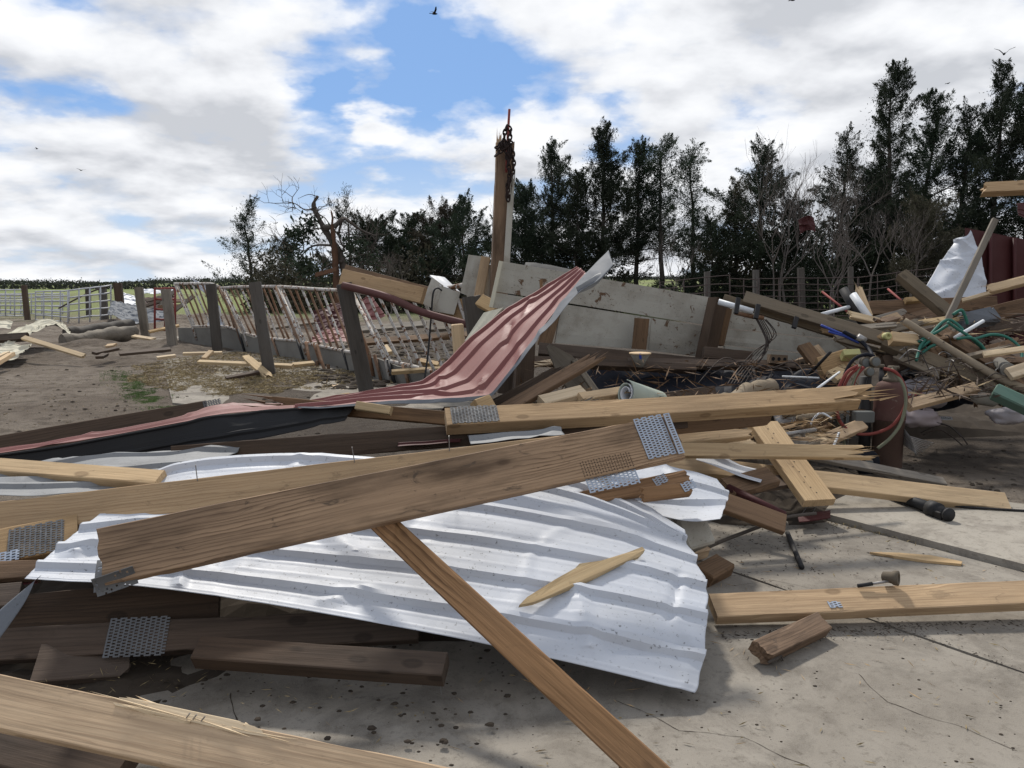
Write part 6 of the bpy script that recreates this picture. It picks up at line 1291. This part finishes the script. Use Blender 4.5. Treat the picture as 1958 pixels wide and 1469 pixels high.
# barbed wire tangle
rw = random.Random(5)
for i in range(12):
    x0 = rw.uniform(1440, 1470); pts = []
    if i < 5:
        pts = [(1452 + i * 3, 610, 7.5), (1468 + i * 4, 640 + rw.uniform(-8, 8), 7.4), (1466 - i * 6, 672, 7.4), (1440 - i * 9, 700 + i * 4, 7.2), (1415 - i * 6, 735, 7.0)]
    else:
        cx = rw.uniform(1400, 1500); pts = [(cx - rw.uniform(40, 80), rw.uniform(690, 745), 7.0), (cx - 20, rw.uniform(685, 710), 7.1), (cx + 20, rw.uniform(690, 705), 7.1), (cx + rw.uniform(30, 50), rw.uniform(705, 740), 6.9), (cx + 35, 750, 6.8)]
    tube('barbed_wire', 'loose rusty wire strand tangled below the white plank wall', 'wire', [P(*p) for p in pts], .005, M['wire'], 5, 'tangle of fence wire below the plank wall', sm=6)
tube('barbed_wire', 'thick dark wire bundle curving down over the second white plank wall', 'wire', [P(1446, 608, 7.5), P(1460, 635, 7.45), P(1466, 655, 7.4), P(1458, 680, 7.4), P(1444, 700, 7.3)], .012, M['wire'], 6, sm=6)
# blue handled cutter lying on beams
ct = empty('bolt_cutter', P(1630, 650, 6.9)); tag(ct, 'long black and blue handled cutter lying on the grey-brown beams', 'tool')
for k, pts in enumerate([[(1570, 622), (1605, 637), (1640, 650)], [(1585, 634), (1612, 642), (1642, 656)]]):
    V, F = tube_vf([P(x, y, 6.95) for x, y in pts], .011, 8); link('handle', V, F, M['blue'], ct, None, True)
V, F = tube_vf(spline([P(1612, 634, 6.9), P(1645, 652, 6.85), P(1664, 672, 6.7), P(1670, 690, 6.5)], 5), .017, 8); link('grip', V, F, M['rubber'], ct, None, True)
V, F = tube_vf([P(1640, 644, 6.85), P(1654, 652, 6.85)], .03, 8); link('joint', V, F, M['steelrod'], ct, None, True)
for i, (a, b, r) in enumerate([((1500, 792, 5.9), (1600, 772, 6.1), .03), ((1525, 800, 5.8), (1610, 785, 5.9), .022), ((1455, 838, 5.5), (1560, 822, 5.7), .016), ((1398, 800, 5.8), (1455, 838, 5.4), .025)]):
    tube('round_stick', ['thick grey round stick lying behind the long beam', 'thinner grey stick beneath the thick round one', 'thin bare rod beside the nail hole board', 'grey round stub pointing at the nail hole board'][i], 'stick', [P(*a), P(*b)], r, M['log'] if i != 2 else M['steelrod'], 10)
tube('bent_wire', 'white bent wire hoop in the litter behind the lumber', 'wire', [P(1590, 800, 5.8), P(1570, 790, 5.8), P(1556, 800, 5.8), P(1550, 812, 5.8)], .008, M['pvc'], 6, sm=5)
tube('bent_wire', 'white cable end hanging left of the cylinder cart', 'wire', [P(1604, 828, 5.7), P(1596, 848, 5.6), P(1590, 858, 5.5)], .009, M['pvc'], 6, sm=5)

# ------------------------------------------------------------------ right edge: upright sheet, red wall, jutting plank
bent('upright_white_sheet', 'crumpled white sheet standing upright before the red wall', [[(1768, 552, 9.2), (1800, 590, 9.0), (1840, 600, 9.0), (1885, 590, 9.0)], [(1790, 515, 9.4), (1815, 535, 9.2), (1850, 540, 9.2), (1884, 530, 9.2)], [(1812, 480, 9.5), (1832, 490, 9.4), (1855, 490, 9.4), (1872, 485, 9.4)], [(1826, 462, 9.6), (1838, 455, 9.5), (1850, 450, 9.5), (1856, 440, 9.5)]], M['white'], M['redd'], 'metal sheet', rib=.006, nu=50, nv=60, dent=.03)
rwall = empty('red_barn_wall', P(1910, 600, 10)); tag(rwall, 'remaining piece of dark red ribbed barn wall at the edge of the heap', 'wall')
for k in range(5):
    x0 = 1848 + k * 46; slab4('wall_panel', '', '', [P(x0, 436 + k * 9, 10), P(x0 + 45, 445 + k * 9, 10.05), P(x0 + 45, 690, 10.05), P(x0, 690, 10)], .03, M['redd'], parent=rwall)
    V, F = tube_vf([P(x0 + 45.5, 446 + k * 9, 9.98), P(x0 + 45.5, 690, 9.98)], .02, 6); link('rib', V, F, M['redd'], rwall, None, True)
jp = board('jutting_plank', 'broken plank jutting into view high above the red wall', 'lumber', P(1873, 363, 7.5), P(2120, 352, 7.3), .11, .09, 30, 'tan', 'split', 'cut')
board('support_post', 'post just past the edge that carries the jutting plank', 'post', Vector((P(2090, 354, 7.35).x, 7.35, -.1)), P(2090, 362, 7.35), .14, .14, (0, -1, 0), 'brown')
bent('red_roof_scrap', 'torn red roof scrap hanging below the jutting plank', [[(1945, 416, 9), (2010, 420, 9)], [(1940, 392, 9.2), (2010, 385, 9.2)]], M['redd'], M['redd'], rib=.01, nu=20, nv=20, dent=.05)
bent('red_roof_scrap', 'scrap of red sheet caught in the bare branches', [[(1530, 448, 31), (1545, 440, 31.2), (1560, 444, 31)], [(1526, 420, 31.3), (1545, 412, 31.1), (1556, 416, 31.3)]], M['redd'], M['redd'], rib=.01, nu=16, nv=16, dent=.08)

# ------------------------------------------------------------------ birds
def bird(label, px, py, d, s, flap, head):
    p = P(px, py, d); root = empty('bird', p); tag(root, label, 'bird', 'birds in the sky'); root.rotation_euler = (0, 0, head); root.scale = (s, s, s); WL.discard(root.name)
    V, F = tube_vf(spline([(-.16, 0, 0), (-.08, 0, .0), (0, 0, .01), (.09, 0, .02), (.14, 0, .025), (.18, 0, .02)], 3), [.004, .012, .02, .03, .042, .048, .05, .05, .048, .045, .038, .035, .034, .03, .018, .004], 8); link('body', V, F, M['bird'], root, None, True)
    for sg in (-1, 1):
        V = [(.06, sg * .03, .02), (-.05, sg * .03, .02), (-.02, sg * .2, .02 + flap * .16), (.08, sg * .2, .02 + flap * .17), (-.06, sg * .42, .02 + flap * .22), (.0, sg * .42, .02 + flap * .24)]
        w_ = link('wing', V, [(0, 1, 2, 3), (3, 2, 4, 5)], M['bird'], root); md = w_.modifiers.new('t', 'SOLIDIFY'); md.thickness = .012
    V = [(-.14, .015, 0), (-.14, -.015, 0), (-.25, -.05, 0), (-.25, .05, 0)]; t_ = link('tail', V, [(0, 1, 2, 3)], M['bird'], root); md = t_.modifiers.new('t', 'SOLIDIFY'); md.thickness = .01
bird('black bird flying in the blue gap between clouds', 830, 27, 34, .8, .9, .4); bird('black bird flying above the tall airy cedar', 1920, 104, 34, .9, 1.1, 1.2)
bird('black bird cut off at the top of the sky', 1515, 1, 36, .7, .3, .2); bird('small distant bird above the open-limbed cedar', 1812, 160, 60, .7, .1, .1)
bird('tiny far bird over the left clouds', 70, 285, 70, .7, .5, .3); bird('tiny far bird low over the left fields', 155, 326, 60, .8, .4, 2.6)

# ------------------------------------------------------------------ loose litter nobody could count
def litter(name, label, cat, pts, ln, wd, mat, flat=.15, z=.006):
    C = np.array([[p.x, p.y, p.z + z] for p in pts]); n = len(C); D = rng.normal(size=(n, 3)) * (1, 1, flat); D /= np.linalg.norm(D, axis=1, keepdims=True)
    l = rng.uniform(ln[0], ln[1], n); w_ = rng.uniform(wd[0], wd[1], n)
    V1, F1 = leafquads(C, D, l, w_); o = npmesh(name, V1, F1, mat); kind(o, 'stuff'); o['label'] = label; o['category'] = cat
def area(px0, px1, py0, py1, n, f=None):
    out = []
    while len(out) < n:
        x, y = random.uniform(px0, px1), random.uniform(py0, py1)
        if f and not f(x, y): continue
        out.append(G(x, y))
    return out
ell = lambda cx, cy, rx, ry: (lambda x, y: ((x - cx) / rx) ** 2 + ((y - cy) / ry) ** 2 + .8 * mnoise.noise((x * .02, y * .05, 3)) < .8)
litter('straw_litter', 'trampled straw spread along the feed alley', 'straw', area(230, 680, 668, 770, 15000, ell(440, 714, 225, 44)), (.04, .13), (.005, .012), M['straw'], .35, .012)
litter('grass', 'patch of short green grass beside the concrete alley', 'grass', area(190, 370, 690, 800, 14000, lambda x, y: random.random() < 1.15 * math.exp(-(((x - 212) - (y - 700) * 1.25 - 22 * mnoise.noise((x * .03, y * .06, 7))) / 30) ** 2 - ((y - 746) / 34) ** 4) * (.35 + 1.1 * max(0, .3 + mnoise.noise((x * .09, y * .2, 5))))), (.012, .034), (.003, .006), M['grass'], .5, .006)
litter('straw_litter', 'bits of straw along the stepped slab edge', 'straw', [Vector((A0.x, A0.y - .04, .0)).lerp(Vector((A1.x + .6, A1.y - .25, .0)), random.random() ** .8) + Vector((random.gauss(0, .05), random.gauss(-.03, .05), 0)) for _ in range(700)], (.015, .06), (.003, .006), M['straw'], .3)
litter('straw_litter', 'damp straw and chaff under the large white sheet', 'straw', [Vector((random.uniform(-2.2, -.3), random.uniform(2.4, 3.4), .06)) for _ in range(500)], (.012, .045), (.0015, .0035), M['straw'], .3)
litter('wood_splinters', 'small wood splinters scattered over the concrete', 'splinters', [PZ(random.uniform(700, 1958), random.uniform(1040, 1469)) for _ in range(170)], (.01, .05), (.002, .006), M['straw'], .1)
litter('straw_litter', 'pale chaff and chips strewn over the dirt of the left yard', 'straw', area(-40, 420, 690, 860, 900), (.015, .05), (.004, .01), M['straw'], .2)
litter('straw_litter', 'chips and straw mixed through the pen muck', 'straw', area(600, 900, 640, 740, 900), (.05, .2), (.01, .03), M['straw'], .3)
def clods(name, label, pts, s0, s1, mat):
    V, F = [], []
    for p in pts:
        s = random.uniform(s0, s1) * random.random() ** .6 + s0 * .3; b = len(V); st = random.uniform(0, 6.28)
        for k, (r, z) in enumerate(((1.0, -.1), (.8, .35), (.35, .55))):
            for i in range(6): a = i * 1.047 + st; q = s * r * random.uniform(.7, 1.25); V.append((p.x + q * math.cos(a) * 1.3, p.y + q * math.sin(a), p.z + z * s))
        for k in range(2):
            for i in range(6): F.append((b + k * 6 + i, b + k * 6 + (i + 1) % 6, b + k * 6 + 6 + (i + 1) % 6, b + k * 6 + 6 + i))
        F.append(tuple(b + 12 + i for i in range(6)))
    o = link(name, V, F, mat, None, None, True); kind(o, 'stuff'); o['label'] = label; o['category'] = 'dirt clods'
clods('dirt_clods', 'dark crumbs of dirt scattered over the concrete', [PZ(random.uniform(350, 1958), random.uniform(1000, 1469)) for _ in range(420)], .0012, .0065, M['clod'])
clods('dirt_clods', 'dark clods and dung strewn over the left yard', area(-40, 620, 660, 860, 520), .006, .028, M['clod'])
clods('dirt_clods', 'churned clods of muck in the pen', area(600, 900, 630, 745, 900), .02, .09, M['clod'])
clods('dirt_clods', 'clods of dirt around the gas cylinder', area(1500, 1958, 800, 950, 300), .004, .022, M['clod'])
clods('dirt_clods', 'crumbs of earth under the edge of the white sheet', [Vector((random.uniform(-2.2, .0), random.uniform(2.3, 3.4), .02)) for _ in range(320)], .003, .014, M['clod'])

for i in range(46):       # splinters thrown over the lumber
    if i % 3: x = random.uniform(1300, 1545); y = random.uniform(790, 880); dd = 5.05 + (880 - y) / 75
    else: x = random.uniform(980, 1250); y = random.uniform(745, 800); dd = 5.0 + (800 - y) / 60
    an = random.gauss(.05, .45); l = random.uniform(25, 110)
    bd('wood_splinter', 'thin pale splinter thrown among the broken lumber', (x, y, dd), (x + l * math.cos(an), y - l * math.sin(an) * .5, dd + random.uniform(-.2, .2)), random.uniform(.008, .035), random.uniform(.005, .018), random.uniform(25, 75), random.choice(('pale', 'fresh', 'tan', 'pale', 'grey')), 'spike', 'spike', group='pale splinters among the lumber')
PAVE = bpy.data.objects['concrete_pavement']
def crack(pts, w):
    pp = []
    for i in range(len(pts) - 1):
        p, q = PZ(*pts[i]), PZ(*pts[i + 1]); n_ = max(3, int((q - p).length / .018))
        pp += [p.lerp(q, k / n_) for k in range(n_)]
    pp = [p + Vector((.014 * mnoise.noise((p.x * 11, p.y * 11, 1)), .014 * mnoise.noise((p.x * 11, p.y * 11, 5)), .0012)) for p in pp]
    V, F = [], []
    for i, p in enumerate(pp):
        t_ = (pp[min(len(pp) - 1, i + 1)] - pp[max(0, i - 1)]).normalized(); s = Vector((-t_.y, t_.x, 0)) * w * (.35 + abs(mnoise.noise((i * .35, w, 3))) * 1.6)
        V += [p + s, p - s]
    for i in range(len(pp) - 1): F.append((2 * i, 2 * i + 1, 2 * i + 3, 2 * i + 2))
    link('crack', V, F, M['clod'], PAVE)
crack([(440, 1325), (447, 1360), (462, 1400), (470, 1440), (492, 1490)], .003)
crack([(1180, 1340), (1300, 1395), (1420, 1410), (1560, 1475)], .0016)
crack([(1640, 1290), (1700, 1345), (1820, 1385), (1958, 1440)], .0018)
crack([(1400, 1120), (1480, 1110), (1560, 1128)], .0015)
# mud stains and drifted dirt along the boards on the slab
litter('drifted_chaff', 'chaff and dirt drifted against the stud on the concrete', 'dirt', [ra.lerp(rb, random.random()) + Vector((0, -.085 - abs(random.gauss(0, .05)), -.07 + .0)) * 1.0 for _ in range(500)], (.006, .03), (.002, .006), M['clod'], .15, .003)
litter('drifted_chaff', 'dirt and chips gathered in the joint between the slabs', 'dirt', [B0.lerp(B1 + eB * 1.2, random.random()) + Vector((random.gauss(0, .02), random.gauss(0, .02), .002)) for _ in range(500)], (.004, .022), (.0015, .004), M['clod'], .15, .003)
litter('drifted_chaff', 'dark chips and dirt strewn out from the edge of the pile', 'dirt', [PZ(random.gauss(1480, 130), random.gauss(1030, 40)) for _ in range(650)], (.005, .03), (.002, .006), M['clod'], .15, .003)

# fine broken fibre and chips caught all over the heaps
def chips(name, label, n, px, py, df, ln, wd, mat):
    pts = []
    for _ in range(n):
        x, y = random.uniform(*px), random.uniform(*py); p = P(x, y, df(x, y) + random.uniform(-.25, .25)); p.z = max(p.z, .01); pts.append(p)
    litter(name, label, 'splinters', pts, ln, wd, mat, .45, 0.0)
dr_ = lambda x, y: 7.6 - (y - 600) / 110
chips('splinter_litter', 'pale splinters strewn through the heap behind the cylinder', 130, (1660, 1958), (610, 760), dr_, (.05, .30), (.005, .016), W['pale'])
chips('splinter_litter', 'dark splinters strewn through the heap behind the cylinder', 650, (1740, 1958), (600, 760), dr_, (.05, .35), (.006, .02), W['dark'])
chips('splinter_litter', 'brown fibre and chips caught below the white plank wall', 450, (980, 1640), (690, 790), lambda x, y: 6.6 - (y - 690) / 90, (.04, .25), (.005, .014), W['brown'])
chips('splinter_litter', 'pale fibre and chips caught among the broken lumber', 260, (1300, 1600), (780, 872), lambda x, y: 6.0 - (y - 780) / 170, (.03, .18), (.003, .010), W['fresh'])
chips('splinter_litter', 'dark fibre and bark caught among the broken lumber', 520, (1300, 1620), (780, 880), lambda x, y: 6.1 - (y - 780) / 170, (.03, .2), (.004, .012), W['dark'])
litter('wood_splinters', 'loose slivers and straw scattered on the bare slab', 'splinters', [PZ(random.gauss(1420, 330), random.gauss(1180, 130)) for _ in range(260)], (.012, .075), (.0015, .004), W['fresh'], .08, .004)
for i in range(26):
    x = random.uniform(1680, 1940); y = 625 + (x - 1680) * .3 + random.uniform(0, 70); dd = dr_(x, y) - .15; an = random.uniform(0, 3.1); l = random.uniform(20, 60)
    tube('loose_wire', 'thin bent wire sticking out of the tangle around the green hose', 'wire', [P(x, y, dd), P(x + l * .5 * math.cos(an), y - l * .5 * math.sin(an) - 8, dd), P(x + l * math.cos(an), y - l * math.sin(an) * .7, dd - .1)], .004, M['wire'] if i % 3 else M['steelrod'], 5, 'loose wires in the heap', sm=4)

rh = random.Random(77)
for i in range(22):       # longer boards overlapping in the right-hand heap
    x = rh.uniform(1560, 1930); y = 600 + max(0, x - 1640) * .30 + rh.uniform(0, 60); dd = 7.5 - (y - 600) / 115; an = rh.choice((-.45, -.35, -.25, .1, .25)) + rh.gauss(0, .1); l = rh.uniform(70, 160)
    bd('broken_board', 'broken board lying crosswise in the heap behind the cylinder', (x, y, dd), (x + l * math.cos(an), y - l * math.sin(an) * .8, dd - .1 + rh.uniform(-.3, .3)), rh.uniform(.04, .09), rh.uniform(.02, .05), rh.uniform(20, 60), rh.choice(('tan', 'grey', 'brown', 'pale', 'olive', 'grey')), 'split', rh.choice(('spike', 'split')), group='broken boards across the heap')
